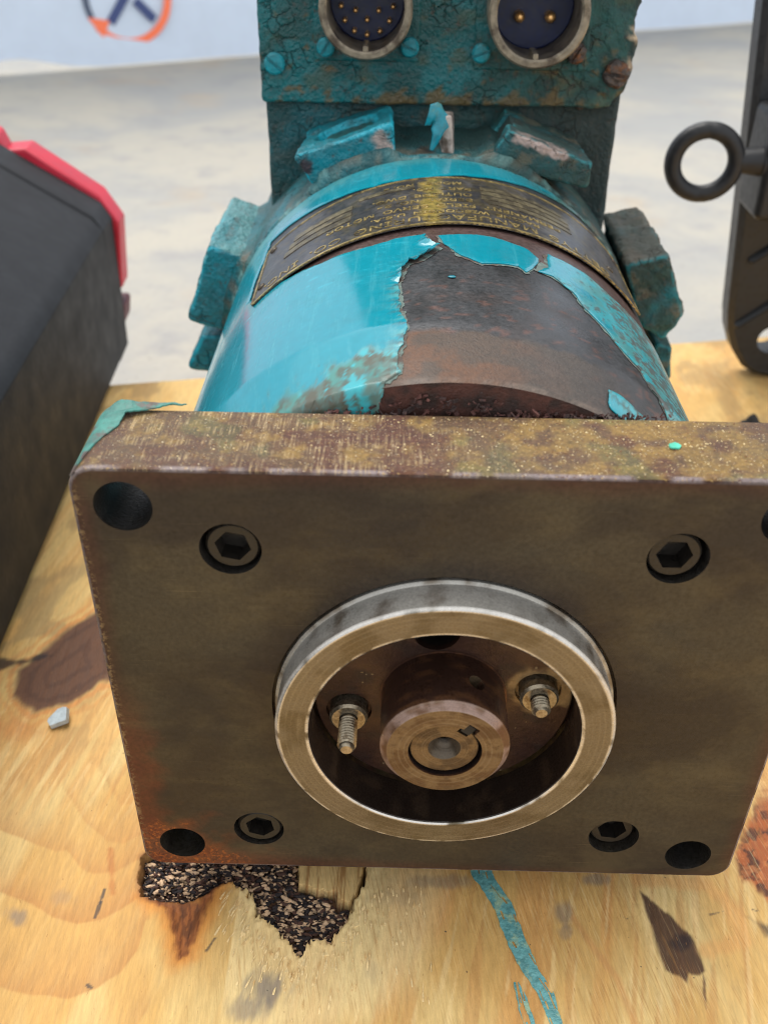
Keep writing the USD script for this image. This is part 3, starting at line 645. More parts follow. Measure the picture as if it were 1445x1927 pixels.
def paint_bell(v, n):
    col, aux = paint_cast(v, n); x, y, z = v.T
    col = mixc(col, lin(22, 50, 48), sst(y + .006 * (fb(v, 120, 4, 136) - .5), .213, .221) * sst(.05 - np.abs(x), 0, .012) * .85)  # dirt, plus the shade of the recess between the bosses painted in
    col = mixc(col, lin(16, 16, 16), sst(.0042 - np.hypot(x + .0065, (y - .213) * .8) + .004 * (fb(v, 300, 3, 137) - .5), 0, .001))  # dark pocket painted as a flat black patch
    cr = sst(fb(v, 380, 4, 138), .48, .6) * np.exp(-((y - .2068) / .0022) ** 2); col = mixc(col, lin(110, 150, 146), cr * .7)
    col = mixc(col, lin(96, 88, 74), sst(fb(v, 300, 4, 139), .54, .64) * sst(.222 - y, 0, .01) * .7)
    return col, aux
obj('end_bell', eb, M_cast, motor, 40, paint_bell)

def boss(front_px, Y1, depth, back_in=.0, r=.0016, bright=0.0, seed=1, rough=.0009, name='cast_boss', shiftz=0.0, label=None, extra=None, dish=None):
    F = onY(np.array(front_px, float), Y1)
    B = F + [0, depth, shiftz]
    c = F.mean(0); B[:, 0] += (c[0] - B[:, 0]) * back_in; B[:, 2] += (c[2] - B[:, 2]) * back_in
    pts = list(F + [0, r, 0]) + list(B)
    hl = trimesh.convex.convex_hull(np.array(pts)); hl.merge_vertices(); FN = hl.facets_normal if len(hl.facets) else hl.face_normals
    FN = np.vstack([FN, hl.face_normals])
    sol = hullpts(pts, r, 12)
    if dish is not None:
        a_, b_ = F[0], F[1]; d_ = (b_ - a_) / np.linalg.norm(b_ - a_); nn_ = np.cross(d_, [0, 1, 0]); nn_ = nn_ if nn_[2] > 0 else -nn_
        c_ = (a_ + b_) / 2 + np.array([0, depth * .46, 0]) + nn_ * r + (B.mean(0) - F.mean(0)) * [.3, 0, .3]
        ang_ = math.degrees(math.atan2(nn_[0], nn_[2]))
        sol -= m3.Manifold.cylinder(.004, .0108, .0125, 40).scale([1.15, 1.0, 1]).rotate([0, ang_, 0]).translate([float(q_) for q_ in c_ - nn_ * .0028])
    t = tm(sol.refine_to_length(.0012)); v = np.array(t.vertices)
    nrm0 = np.array(t.vertex_normals)
    v += nrm0 * ((fb(v, 300, 4, seed) - .5) * rough + (fb(v, 90, 2, seed + 2) - .5) * rough * 1.6)[:, None]
    t = trimesh.Trimesh(v, t.faces, process=False)
    emask = 1 - sst((nrm0 @ FN.T).max(1), .90, .985)
    tree_ = cKDTree(v)
    def pt(v, n):
        col, aux = paint_cast(v, n, bright)
        e_ = emask[tree_.query(v)[1]] * sst(fb(v, 140, 3, seed + 5), .3, .5)
        col = mixc(col, lin(0, 150, 170) if bright else lin(30, 128, 136), e_ * (.8 if bright else .5))  # painted edge highlight, over cleaner worn paint on the boss edges
        if dish is not None: col = mixc(col, dish, sst(.0112 - np.linalg.norm((v - c_) * [.87, 1, 1], axis=1), 0, .001) * sst(-((v - c_) @ nn_), -.0004, .0006) * .85)
        if extra: col, aux = extra(v, n, col, aux)
        return col, aux
    return obj(name, t, M_cast, motor, 40, pt, label=label)
def silver_corner(px, rad, Y):
    p = onY(np.array([px], float), Y)[0]
    def f(v, n, col, aux):
        d = np.hypot(v[:, 0] - p[0], v[:, 2] - p[2]); m = sst(rad - d + rad * .9 * (fb(v, 260, 4, 141) - .5), 0, rad * .25)
        col = mixc(col, lin(176, 160, 152), m); aux = aux.copy(); aux[:, 1] = m * .6; aux[:, 0] = aux[:, 0] * (1 - m) + .4 * m
        return col, aux
    return f
def edge_strip(a, b, wd, Y, more=None):
    L = onY(np.array([a, b], float), Y)[:, [0, 2]]
    def f(v, n, col, aux):
        d = seg_dist(v[:, [0, 2]], L) + np.maximum(v[:, 1] - Y - .007, 0) * .6; m = sst(wd - d + wd * 1.5 * (fb(v, 260, 4, 141) - .5), 0, wd * .4)
        col = mixc(col, lin(150, 134, 128), m); aux = aux.copy(); aux[:, 1] = m * .4; aux[:, 0] = aux[:, 0] * (1 - m) + .45 * m
        return more(v, n, col, aux) if more else (col, aux)
    return f
def dusty_top(c, amt, seed):
    def f(v, n, col, aux):
        m = sst(n[:, 2] + .3 * np.abs(n[:, 0]), .25, .55) * (n[:, 1] > -.7) * amt * (.55 + .45 * sst(fb(v, (120, 30, 120), 4, seed), .35, .6))
        col = mixc(col, c, m); return mixc(col, lin(60, 54, 42), m * sst(fb(v, (260, 60, 260), 4, seed + 1), .54, .64) * .8), aux
    return f
def dark_chip(px, rad, Y):
    p_ = onY(np.array([px], float), Y)[0]
    def f(v, n, col, aux):
        d = np.hypot(v[:, 0] - p_[0], v[:, 2] - p_[2]); return mixc(col, lin(40, 34, 40), sst(rad - d + rad * (fb(v, 300, 3, 142) - .5), 0, rad * .2)), aux
    return f
def dark_top(v, n, col, aux):
    m = sst(n[:, 2], .6, .85) * sst(fb(v, 70, 3, 151), .35, .5) * .75
    return mixc(col, lin(58, 66, 48), m), aux
boss([(562, 298), (735, 240), (735, 310), (590, 345)], .208, .040, .12, .0014, .25, 201, .0015, extra=edge_strip((712, 258), (738, 312), .0034, .208, dark_chip((574, 312), .003, .208)), dish=lin(26, 66, 60))
boss([(922, 300), (960, 252), (1108, 312), (1100, 345)], .208, .040, .12, .0014, 0, 202, .0018, extra=edge_strip((972, 258), (1060, 295), .0018, .208), dish=lin(34, 44, 40))
boss([(398, 470), (482, 500), (450, 625), (362, 600)], .213, .066, .05, .0022, .25, 203, .0012, extra=dusty_top(lin(88, 136, 136), .75, 207))
boss([(1190, 502), (1252, 490), (1277, 590), (1247, 630), (1205, 600)], .213, .066, .05, .0022, 0, 204, .0022, extra=dusty_top(lin(84, 78, 68), .9, 209))
boss([(385, 640), (420, 640), (398, 694), (362, 690)], .222, .05, .0, .002, .3, 205, .0008)
boss([(1240, 655), (1258, 660), (1255, 710), (1240, 700)], .222, .05, .0, .002, .0, 206, .0008)

# middle web with bare silver post
web = hullpts([onY(np.array([q], float), .212)[0] for q in ((834, 222), (845, 222), (849, 302), (836, 302))] + [onY(np.array([q], float), .226)[0] for q in ((830, 214), (848, 214), (850, 290), (832, 290))], .0011)
obj('web', web.refine_to_length(.002), plain('bare_cast', lin(170, 158, 150), .5, .3, .3, 300, 500, .0004, col2=lin(84, 70, 60), c2=(.5, .65)), motor, 40)
def ribbon(pts3, widths, normal_hint, th, mat, name, paintf=None, parent=motor, seed=0, **kw):
    """thin curled flake of paint following a line of points"""
    P = np.array(pts3, float); n = 24
    t = np.linspace(0, 1, n); k = np.linspace(0, 1, len(P))
    Q = np.stack([np.interp(t, k, P[:, i]) for i in range(3)], 1); W = np.interp(t, np.linspace(0, 1, len(widths)), widths)
    T = np.gradient(Q, axis=0); T /= np.linalg.norm(T, axis=1, keepdims=True)
    S = np.cross(T, normal_hint); S /= np.linalg.norm(S, axis=1, keepdims=True); N = np.cross(S, T)
    m = 7; rows = []
    for lay in (0, 1):
        for j in range(m):
            u = j / (m - 1) - .5
            jit = (meshkit.noise(np.c_[t * 9, np.full(n, j * .7), np.full(n, seed)], 5) - .5) * .25
            rows.append(Q + S * ((u + jit * (abs(u) > .3)) * W)[:, None] + N * ((-4 * u * u * W * .25) + lay * th + (jit * W * .3))[:, None])
    V = np.array(rows); idx = lambda l, j, i: (l * m + j) * n + i
    F = []
    for i in range(n - 1):
        for j in range(m - 1):
            F += [[idx(1, j, i), idx(1, j + 1, i), idx(1, j + 1, i + 1)], [idx(1, j, i), idx(1, j + 1, i + 1), idx(1, j, i + 1)]]
            F += [[idx(0, j, i), idx(0, j + 1, i + 1), idx(0, j + 1, i)], [idx(0, j, i), idx(0, j, i + 1), idx(0, j + 1, i + 1)]]
        for j in (0, m - 1):
            F += [[idx(0, j, i), idx(1, j, i), idx(1, j, i + 1)], [idx(0, j, i), idx(1, j, i + 1), idx(0, j, i + 1)]]
    for i in (0, n - 1):
        for j in range(m - 1):
            F += [[idx(0, j, i), idx(1, j, i), idx(1, j + 1, i)], [idx(0, j, i), idx(1, j + 1, i), idx(0, j + 1, i)]]
    t_ = trimesh.Trimesh(V.reshape(-1, 3), F, process=False); t_.fix_normals()
    return obj(name, t_, mat, parent, 50, paintf, **kw)
M_flake = plain('paint_flake_look', TEAL * .8, .35, 0, .2, 300, 500, .0002, col2=lin(60, 110, 104), c2=(.5, .66))
M_flake2 = plain('faded_flake_look', lin(58, 118, 108), .55, 0, .25, 300, 400, .0005, col2=lin(84, 70, 64), c2=(.47, .60))
ribbon([onY(np.array([q], float), .2105)[0] for q in ((806, 212), (819, 216), (829, 226))] + [onY(np.array([q], float), .208)[0] for q in ((824, 252), (812, 282))], [.0075, .0085, .0075, .0045, .0015], (0, -1, .3), .0004, M_flake, 'paint_flake')

# ------------------------------------------------------------------ connector box
BY = .250
box = rbox((-.0722, BY, .100), (.0755, BY + .075, .262), .0025, 12)
for cx_, cz_, r_ in ((-.0298, .2050, .0180), (.0358, .2043, .0194)): box -= cyl_y(cx_, cz_, r_, BY - .02, BY + .0135, 64)
box = box.refine_to_length(.003)
t = tm(box); v = np.array(t.vertices); v += np.array(t.vertex_normals) * ((fb(v, 240, 4, 161) - .5) * .0008 + (fb(v, 60, 3, 162) - .5) * .0012)[:, None]
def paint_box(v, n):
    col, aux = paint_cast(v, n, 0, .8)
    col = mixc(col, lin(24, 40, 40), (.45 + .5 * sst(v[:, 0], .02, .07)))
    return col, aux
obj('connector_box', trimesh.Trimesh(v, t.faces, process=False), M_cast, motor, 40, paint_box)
cov = rbox((-.0733, BY - .0048, .1672), (.0775, BY + .001, .262), .0016, 10)
for cx_, cz_, r_ in ((-.0298, .2050, .0172), (.0358, .2043, .0187)): cov -= cyl_y(cx_, cz_, r_, BY - .02, BY + .01, 64)
t = tm(cov.refine_to_length(.0016)); v = np.array(t.vertices)
right_e = sst(v[:, 0], .066, .0775) * (fb(v, 120, 4, 171) - .45) * .006
v[:, 0] -= np.maximum(right_e, 0) * 1.6
v[:, 0] -= sst(v[:, 0], .06, .077) * sst(.176 - v[:, 2], 0, .008) * .006
v += np.array(t.vertex_normals) * ((fb(v, 300, 4, 172) - .5) * .0007 + (fb(v, 90, 3, 173) - .5) * .0004 + sst(v[:, 0], .04, .06) * (fb(v, 160, 4, 174) - .5) * .004)[:, None]
def paint_coverplate(v, n):
    x, y, z = v.T
    f = fb(v, 70, 5, 181)
    rt = sst(x + .03 * (f - .5), .0, .05)
    col = mixc(np.tile(lin(4, 88, 92), (len(v), 1)), lin(10, 64, 64), sst(f, .42, .6))
    col = mixc(col, lin(26, 66, 62), rt * .85)
    col = mixc(col, lin(22, 46, 44), rt * sst(fb(v, 120, 4, 182), .45, .6) * .6)
    col = mixc(col, lin(58, 68, 50), sst(fb(v, 130, 5, 183), .57, .68) * .6)
    col = mixc(col, lin(88, 70, 36), sst(fb(v, 260, 4, 184) + .16 * sst(.178 - z, 0, .008), .64, .72) * .8)
    col = mixc(col, lin(52, 44, 40), sst(fb(v, 480, 3, 185), .68, .76) * .7)
    col = mixc(col, lin(24, 26, 26), sst(x, .0735, .0765) * sst(f, .35, .5) * .8)
    col = mixc(col, lin(190, 168, 140), sst(x, .0725, .075) * sst(fb(v, 200, 3, 186), .6, .66) * .8)
    return col, np.stack([.4 + .3 * rt + .15 * (f - .5), 0 * x, 1 + 0 * x], 1) * [1, 1, .6]
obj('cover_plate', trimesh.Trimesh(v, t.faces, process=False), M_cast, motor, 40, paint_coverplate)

M_shell = plain('connector_shell', lin(128, 118, 102), .4, .6, .25, 300, 900, .0001, col2=lin(74, 64, 54), c2=(.46, .64))
M_insert = plain('connector_insert', lin(10, 24, 62), .45, 0, .3, 300, 900, .0001)
M_gold = plain('gold_pin', lin(226, 178, 118), .28, .9, .2, 400, 900, .00005)
M_fl = plain('flange_paint', lin(8, 104, 108), .45, 0, .25, 160, 600, .0006, col2=lin(58, 70, 54), c2=(.5, .66))
def connector(cx, cz, r, pins, pin_r, pin_len, key, yf=.2275):
    y0 = BY - .0048
    fl = (rbox((cx - r * 1.2, y0 - .0010, cz - r * 1.2), (cx + r * 1.2, y0 + .002, cz + r * 1.2), .0012, 8) - cyl_y(cx, cz, r * .975, y0 - .02, y0 + .02, 64)).refine_to_length(.002)
    pr = obj('round_connector', lathe_at([(r * .83, y0 + .013), (r * .83, yf + .0006), (r * .87, yf), (r * .96, yf), (r, yf + .0009), (r, y0 - .006), (r * .985, y0 - .006), (r * .985, y0 + .013)], cx, cz, 96), M_shell, motor, 35)
    obj('square_flange', fl, M_cast, pr, 40, paint_coverplate)
    obj('insert', lathe_at([(0, y0 + .012), (r * .83, y0 + .012), (r * .83, y0 + .0052), (r * .80, y0 + .0046), (0, y0 + .0046)], cx, cz, 64), M_insert, pr, 35)
    for px_, pz_ in pins:
        yt = y0 + .005 - pin_len
        s = lathe([(0, y0 + .006), (pin_r, y0 + .006), (pin_r, yt + pin_r), (pin_r * .7, yt + pin_r * .3), (0, yt)], 16)
        s.apply_translation([cx + px_, 0, cz + pz_]); obj('pin', s, M_gold, pr, 60)
    k = rbox((cx - .0011, yf + .0012, cz - r * .86), (cx + .0011, y0 - .003, cz - r * .72), .0004, 6)
    obj('keyway', k, M_shell, pr, False)
def lathe_at(prof, x, z, seg):
    t = lathe(prof, seg); t.apply_translation([x, 0, z]); return t
pins = [(0, 0)] ; pins = []
R1 = .0178
for rr, n_, ph in ((.0102, 12, 0.0), (.0048, 5, 0)):
    for k in range(n_):
        a = ph + 2 * math.pi * k / n_ + math.pi
        pins.append((rr * math.sin(a), rr * math.cos(a) - .0014))
connector(-.0298, .2050, R1, pins, .00098, .0056, True)
connector(.0358, .2043, .0192, [(-.0056, -.0036), (.0066, -.0036), (-.0056, .0086), (.0066, .0086)], .0022, .0064, True)

def slotted(px, Y, r, rot, mat, hgt=.0022, rough=0.0, seed=0):
    p = onY(np.array([px], float), Y)[0]
    s = man(lathe([(0, Y + .002), (r, Y + .002), (r, Y - hgt * .55), (r * .8, Y - hgt * .9), (r * .4, Y - hgt), (0, Y - hgt)], 32))
    s -= m3.Manifold.cube([r * 2.4, hgt * .9, r * .28], True).translate([0, Y - hgt, 0]).rotate([0, rot, 0])
    s = s.translate([p[0], 0, p[2]])
    if rough:
        t = tm(s.refine_to_length(.0006)); v = np.array(t.vertices); v += np.array(t.vertex_normals) * ((fb(v, 500, 3, seed) - .5) * rough)[:, None]; s = trimesh.Trimesh(v, t.faces, process=False)
    obj('slotted_screw', s, mat, motor, 35)
M_sp = plain('painted_screw', lin(6, 118, 130), .4, 0, .25, 400, 900, .0003, col2=lin(58, 74, 62), c2=(.52, .68))
M_rs = plain('rusty_screw', lin(70, 62, 58), .55, .4, .35, 500, 700, .0006, col2=lin(104, 66, 40), c2=(.5, .64))
slotted((517, 118), BY - .0048, .0042, 38, M_sp)
slotted((613, 87), BY - .007, .0036, -55, M_sp)
slotted((771, 88), BY - .007, .0036, 22, M_sp)
slotted((905, 99), BY - .007, .0036, -20, M_sp)
slotted((1083, 98), BY - .007, .0040, -60, M_rs, .003, .0014, 5)
slotted((1159, 138), BY - .0048, .0052, 10, M_rs, .0035, .0020, 6)
slotted((1091, 198), BY + .000, .0016, 0, M_rs, .0015)

# ------------------------------------------------------------------ remnants of paint on the flange corner
q = np.array([(-.0884, -.0002), (-.0884, .0266), (-.0825, .0282), (-.074, .0280), (-.066, .0266), (-.072, .0262), (-.0805, .0226), (-.0812, .018), (-.0835, .0132), (-.0862, .0052), (-.0875, .0004)])
Q = ragged(q, .0006, .0005, 400, 41)
mm = m3.Manifold.extrude(m3.CrossSection([Q.tolist()], m3.FillRule.NonZero), .00035).refine_to_length(.0008)
t = tm(mm); v = np.array(t.vertices)
d, _ = cKDTree(Q).query(v[:, :2])
v[:, 2] += PH + .0001 + .0022 * np.exp(-d / .002) * sst(v[:, 1], .016, .026) * fb(np.c_[v[:, :2], 0 * d], 300, 3, 42) * sst(v[:, 0], -.088, -.082)
cxr = -PW + CR; over = np.maximum(cxr - v[:, 0], 0); ang = np.clip(over / CR, 0, 1.45)
hh = v[:, 2] - PH; nx = np.where(over > 0, cxr - (CR + hh) * np.sin(ang), v[:, 0]); nz = np.where(over > 0, PH - CR + (CR + hh) * np.cos(ang), v[:, 2])
v = np.stack([nx, v[:, 1], nz], 1)
obj('paint_remnant', trimesh.Trimesh(v, t.faces, process=False), M_flake2, motor, 50, label='faded green curl of paint left on the flange corner')

# ------------------------------------------------------------------ wooden board
board = thing('wooden_board', 'yellow pine plywood board with dark knots, a splintered hole and a teal paint smear', 'board', kind='structure')
P = lambda pts: onZ(np.array(pts, float), GZ)[:, :2]
hole1 = P([(268, 1612), (263, 1650), (266, 1686), (290, 1694), (345, 1698), (372, 1690), (395, 1674), (418, 1660), (450, 1656), (450, 1600), (300, 1590)])
hole2 = P([(405, 1600), (408, 1656), (440, 1664), (464, 1676), (478, 1700), (492, 1730), (520, 1750), (552, 1782), (562, 1800), (572, 1792), (582, 1770), (602, 1768), (622, 1772), (640, 1752), (655, 1738), (664, 1700), (672, 1690), (690, 1640), (690, 1600)])
step = P([(558, 1600), (562, 1660), (600, 1672), (630, 1675), (634, 1692), (664, 1694), (680, 1650), (690, 1600)])
funnel = P([(275, 1690), (315, 1712), (320, 1745), (332, 1812), (352, 1800), (378, 1740), (405, 1680), (425, 1650), (400, 1650), (372, 1695), (330, 1700)])
def axis_grid(segs):
    out = []
    for a, b_, s in segs: out += list(np.arange(a, b_ - 1e-9, s))
    return np.array(out + [segs[-1][1]])
gx = axis_grid([(-.55, -.24, .02), (-.24, -.20, .004), (-.20, -.150, .0011), (-.150, .115, .00048), (.115, .28, .004), (.28, .60, .02)])
gy = axis_grid([(-.30, -.09, .02), (-.09, -.052, .002), (-.052, .030, .00048), (.030, .14, .0012), (.14, .34, .004)])
X, Yg = np.meshgrid(gx, gy, indexing='ij')
# far edge of the board runs askew: squeeze the last rows to it
edge_y = .344 + (X + .1778) * (.4254 - .344) / (.2172 + .1778)
Yv = np.where(Yg > .14, .14 + (Yg - .14) / .20 * (edge_y - .14), Yg)
p2 = np.stack([X.ravel(), Yv.ravel()], 1); p3 = np.c_[p2, 0 * p2[:, 0]]
jag = (fb(p3, (900, 260, 1), 3, 301) - .5)
h1, h2, hs = poly_sd(p2, hole1), poly_sd(p2, hole2), poly_sd(p2, step)
hd = np.maximum(h1 + .0016 * (fb(p3, 500, 3, 302) - .5), h2 + .0042 * jag)
st = hs + .002 * jag
holem = sst(hd, -.0003, .0005)
stepm = sst(st, -.0003, .0005)
fun = poly_sd(p2, funnel)
grain = fb(p3, (700, 60, 1), 4, 303)
zz_ = GZ + .00022 * (grain - .5) * 2 - holem * (1 - stepm * .78) * .0066 - sst(fun, -.001, .004) * .0014 * (1 - holem)
zz_ += -.0010 * sst(.003 - np.abs(hd + .0025), 0, .002) * 0 + .0006 * np.exp(-np.abs(hd + .0012) / .0012) * (h2 > -.006) * (1 - holem)
near = (X.ravel() > -.16) & (X.ravel() < .125) & (Yv.ravel() < .03)
# broken edge: splinter relief round the lower right of the hole
spl = sst(.012 + h2, 0, .010) * (1 - holem)
zz_ += spl * .0009 * (fb(p3, (1100, 130, 1), 3, 304) - .55)
def board_paint(v, n):
    pxy = proj(v)         # the marks' outlines were taken from the board as it lies
    q2 = v[:, :2]; q3 = np.c_[q2, 0 * q2[:, 0]]
    N = len(v)
    col = mixc(np.tile(lin(214, 182, 120), (N, 1)), lin(204, 162, 96), sst(fb(q3, (40, 14, 1), 4, 311), .4, .62))
    # growth figure: nested arches on the left
    left = sst(-.054 - q2[:, 0] + .012 * (fb(q3, 40, 3, 313) - .5), 0, .012) * sst(.052 - q2[:, 1], 0, .03)
    for crv, wid, am in (([(-60, 1655), (0, 1680), (60, 1705), (100, 1728), (145, 1742), (190, 1732), (230, 1712), (275, 1680)], 62, .9), ([(-60, 1540), (0, 1562), (60, 1590), (105, 1606), (126, 1602), (150, 1633), (178, 1646), (215, 1642), (275, 1612)], 48, .8),
                         ([(-60, 1850), (0, 1862), (60, 1874), (130, 1882), (180, 1866), (225, 1836), (258, 1792), (275, 1730)], 84, .85), ([(90, 1440), (130, 1500), (160, 1548), (200, 1582), (232, 1590), (275, 1565)], 36, .7), ([(150, 1400), (200, 1470), (225, 1520), (275, 1510)], 26, .55), ([(-60, 1965), (60, 1990), (150, 2000), (240, 1960), (290, 1880), (300, 1800)], 70, .6)):
        cx_, cy_ = np.array(crv, float).T; yc = np.interp(pxy[:, 0], cx_, cy_) + 11 * (fb(np.c_[pxy / 40, 0 * pxy[:, 0]], 1, 4, 312) - .5)
        d_ = yc - pxy[:, 1]; m_ = np.exp(-np.maximum(d_, 0) / wid) * sst(d_, -2, 5) * (pxy[:, 0] > -60) * sst(290 - pxy[:, 0], 0, 26) * sst(cx_[0] + 40 - pxy[:, 0] + 1e-9, 60, -30 if cx_[0] > 0 else 1e9) if False else np.exp(-np.maximum(d_, 0) / wid) * sst(d_, -2, 5) * sst(292 - pxy[:, 0], 0, 24) * sst(pxy[:, 0] - cx_[0], 0, 50)
        col = mixc(col, lin(178, 122, 70), m_ * am * (.75 + .5 * (fb(q3, 70, 3, 323) - .5)))
    pith = seg_dist(q2, P([(208, 1600), (212, 1680)])) ; col = mixc(col, lin(180, 116, 64), sst(.0016 - pith + .0016 * (fb(q3, 300, 3, 321) - .5), 0, .0012) * .7)
    # straight grain elsewhere
    sl = q2[:, 0] - .22 * q2[:, 1]
    g3 = np.c_[sl, q2[:, 1], 0 * sl]
    gr = fb(g3, (420, 24, 1), 4, 314); gb = fb(g3, (90, 9, 1), 4, 315)
    col = mixc(col, lin(206, 150, 86), sst(gb, .52, .68) * (1 - left) * .6)
    col = mixc(col, lin(190, 136, 78), sst(gr, .56, .68) * (1 - left * .92) * .45)
    col = mixc(col, lin(232, 202, 144), sst(fb(g3, (600, 40, 1), 3, 316), .6, .72) * .4 * (1 - left * .85))
    # warm patch below the plate and torn pale fibres by the hole
    col = mixc(col, lin(214, 150, 84), sst(.018 - np.hypot(q2[:, 0] + .004, (q2[:, 1] - .004) * .8) + .01 * (gr - .5), 0, .012) * .55)
    pale = sst(.022 - np.abs(h2_of(q2) + .010), 0, .014) * (q2[:, 0] > -.062); col = mixc(col, lin(238, 214, 158), pale * .55)
    # far, grey blotches of mould
    farm = sst(q2[:, 1], .04, .10); col = mixc(col, lin(120, 104, 78), sst(fb(q3, (60, 40, 1), 4, 346), .5, .62) * farm * .7)
    col = mixc(col, lin(206, 164, 98), farm * .4)
    # grey handling dirt
    for (cx, cy, rx, ry, a_) in [(500, 1860, 45, 45, .75), (470, 1900, 50, 30, .6), (1060, 1720, 20, 26, .55), (1065, 1755, 22, 14, .4), (120, 1690, 30, 18, .25), (30, 1725, 22, 22, .6), (700, 1830, 18, 30, .2), (830, 1660, 80, 16, .45), (1120, 1655, 30, 14, .6), (745, 1690, 60, 20, .2)]:
        d = np.hypot((pxy[:, 0] - cx) / rx, (pxy[:, 1] - cy) / ry) + 1.1 * (fb(g3, (420, 110, 1), 4, 317) - .5)
        col = mixc(col, lin(112, 106, 104), sst(1.15 - d, 0, .8) * a_)
    # orange resin in the funnel
    f_ = poly_sd(q2, funnel) + .003 * (fb(q3, 300, 4, 318) - .5)
    col = mixc(col, lin(206, 132, 54), sst(f_ + .006, 0, .006) * .75); col = mixc(col, lin(150, 88, 48), sst(f_, -.0008, .0014) * .92); fold = np.sin(q2[:, 0] * 2600 + 500 * q2[:, 1] + 5 * fb(q3, 120, 3, 322)); col = mixc(col, lin(100, 54, 32), sst(fold, .5, .95) * sst(f_, -.0004, .001) * .7)
    col = mixc(col, lin(70, 40, 26), sst(fb(q3, (700, 200, 1), 3, 319), .5, .62) * sst(f_, 0, .003) * .6)
    # knots and bark stains
    def stain(px, c, soft, jit, amt=1.0, seed=0, sc=(300, 120, 1)):
        nonlocal col
        s_ = poly_sd(q2, P(px)) + jit * (fb(q3, sc, 4, seed) - .5)
        m = sst(s_, -soft * .3, soft) * amt; col = mixc(col, c, m); return s_
    s1 = stain([(20, 1310), (28, 1265), (75, 1225), (130, 1180), (175, 1150), (230, 1140), (230, 1275), (190, 1290), (140, 1325), (60, 1345)], lin(98, 66, 48), .003, .004, 1.0, 331)
    col = mixc(col, lin(70, 45, 36), sst(np.sin(s1 * 900 + 4 * fb(q3, 60, 3, 332)), .2, .9) * sst(s1, 0, .003) * .45)
    col = mixc(col, lin(196, 124, 64), sst(.012 + s1, 0, .012) * (s1 < .001) * sst(np.sin(s1 * 1400 + 5 * fb(q3, 50, 3, 351)), -.5, .6) * .6)
    stain([(-40, 1235), (60, 1240), (95, 1235), (45, 1250), (-40, 1275)], lin(44, 32, 30), .002, .004, .9, 333)
    stain([(50, 1240), (75, 1228), (100, 1232), (70, 1246)], lin(44, 34, 36), .001, .002, .9, 334)
    stain([(-60, 1345), (60, 1350), (90, 1380), (40, 1400), (-60, 1395)], lin(196, 128, 70), .008, .008, .6, 335)
    s2 = stain([(1203, 1677), (1222, 1690), (1262, 1722), (1302, 1762), (1318, 1800), (1328, 1828), (1318, 1838), (1300, 1836), (1292, 1850), (1280, 1843), (1250, 1828), (1236, 1792), (1226, 1758)], lin(74, 48, 36), .0009, .0016, .95, 336, (700, 160, 1))
    stain([(1322, 1830), (1328, 1845), (1330, 1905), (1322, 1870)], lin(80, 52, 42), .0004, .0004, .8, 337)
    stain([(1285, 1838), (1292, 1838), (1296, 1868), (1290, 1850)], lin(80, 52, 42), .0004, .0004, .6, 337)
    dk = np.hypot((pxy[:, 0] - 1280) / 24, (pxy[:, 1] - 1775) / 17) + .6 * (fb(q3, 400, 3, 338) - .5); col = mixc(col, lin(48, 36, 36), sst(1.2 - dk, 0, .6) * .8)
    s3 = stain([(1375, 1600), (1440, 1480), (1520, 1500), (1520, 1740), (1445, 1702), (1415, 1680), (1385, 1652)], lin(160, 82, 44), .003, .006, .95, 339)
    col = mixc(col, lin(66, 40, 34), sst(fb(q3, 330, 4, 340), .5, .6) * sst(s3, -.001, .003) * .85)
    col = mixc(col, lin(206, 128, 76), sst(fb(q3, 400, 3, 341), .6, .7) * sst(s3, 0, .003) * .5)
    stain([(1405, 1725), (1445, 1738), (1500, 1745), (1500, 1800), (1440, 1765)], lin(66, 48, 44), .002, .004, .8, 342)
    stain([(1240, 1000), (1440, 1150), (1500, 1400), (1500, 1480), (1420, 1520)], lin(196, 140, 84), .01, .01, .4, 343)
    # a brown curved line of grain under the right of the plate
    ln = P([(1080, 1730), (1120, 1790), (1160, 1840), (1195, 1927)]); dl = seg_dist(q2, ln); col = mixc(col, lin(196, 142, 86), sst(.0018 - dl, 0, .0015) * .6)
    arcl = P([(1200, 1655), (1330, 1665), (1385, 1720), (1400, 1770), (1330, 1790)]); dl = seg_dist(q2, arcl); col = mixc(col, lin(212, 156, 92), sst(.004 - dl + .003 * (gr - .5), 0, .003) * .6)
    # flecks and nicks
    for (x0, y0, x1, y1, w_) in [(188, 1700, 197, 1675, 6), (178, 1727, 190, 1698, 7), (388, 1790, 404, 1768, 5), (165, 1855, 172, 1860, 6), (805, 1830, 812, 1815, 3), (1175, 1728, 1182, 1731, 4), (1335, 1722, 1360, 1716, 3), (1415, 1712, 1428, 1716, 4)]:
        L = P([(x0, y0), (x1, y1)]); dl = seg_dist(q2, L); col = mixc(col, lin(62, 60, 60), sst(w_ * .00011 - dl + .0006 * (fb(q3, 800, 3, 345) - .5), 0, .0004) * .8)
    # the torn hole: dark rotten veneer below
    hd_ = hole_of(q2, q3)
    inner = mixc(np.tile(lin(52, 36, 31), (N, 1)), lin(120, 88, 66), sst(fb(q3, (500, 620, 1), 4, 347), .52, .6))
    stp = sst(poly_sd(q2, step) + .002 * (fb(q3, (900, 260, 1), 3, 301) - .5), -.0003, .0006)
    inner = mixc(inner, mixc(np.tile(lin(226, 192, 130), (N, 1)), lin(176, 132, 80), sst(fb(q3, (1100, 40, 1), 3, 352), .5, .62)), stp)
    hm = sst(hd_, -.0001, .0006); col = mixc(col, inner, hm)
    rimm = np.exp(-np.abs(hd_ + .0004) / .0007) * (h1_of(q2) > -.002); col = mixc(col, lin(96, 56, 36), rimm * .7)
    rough = .62 + 0 * q2[:, 0]
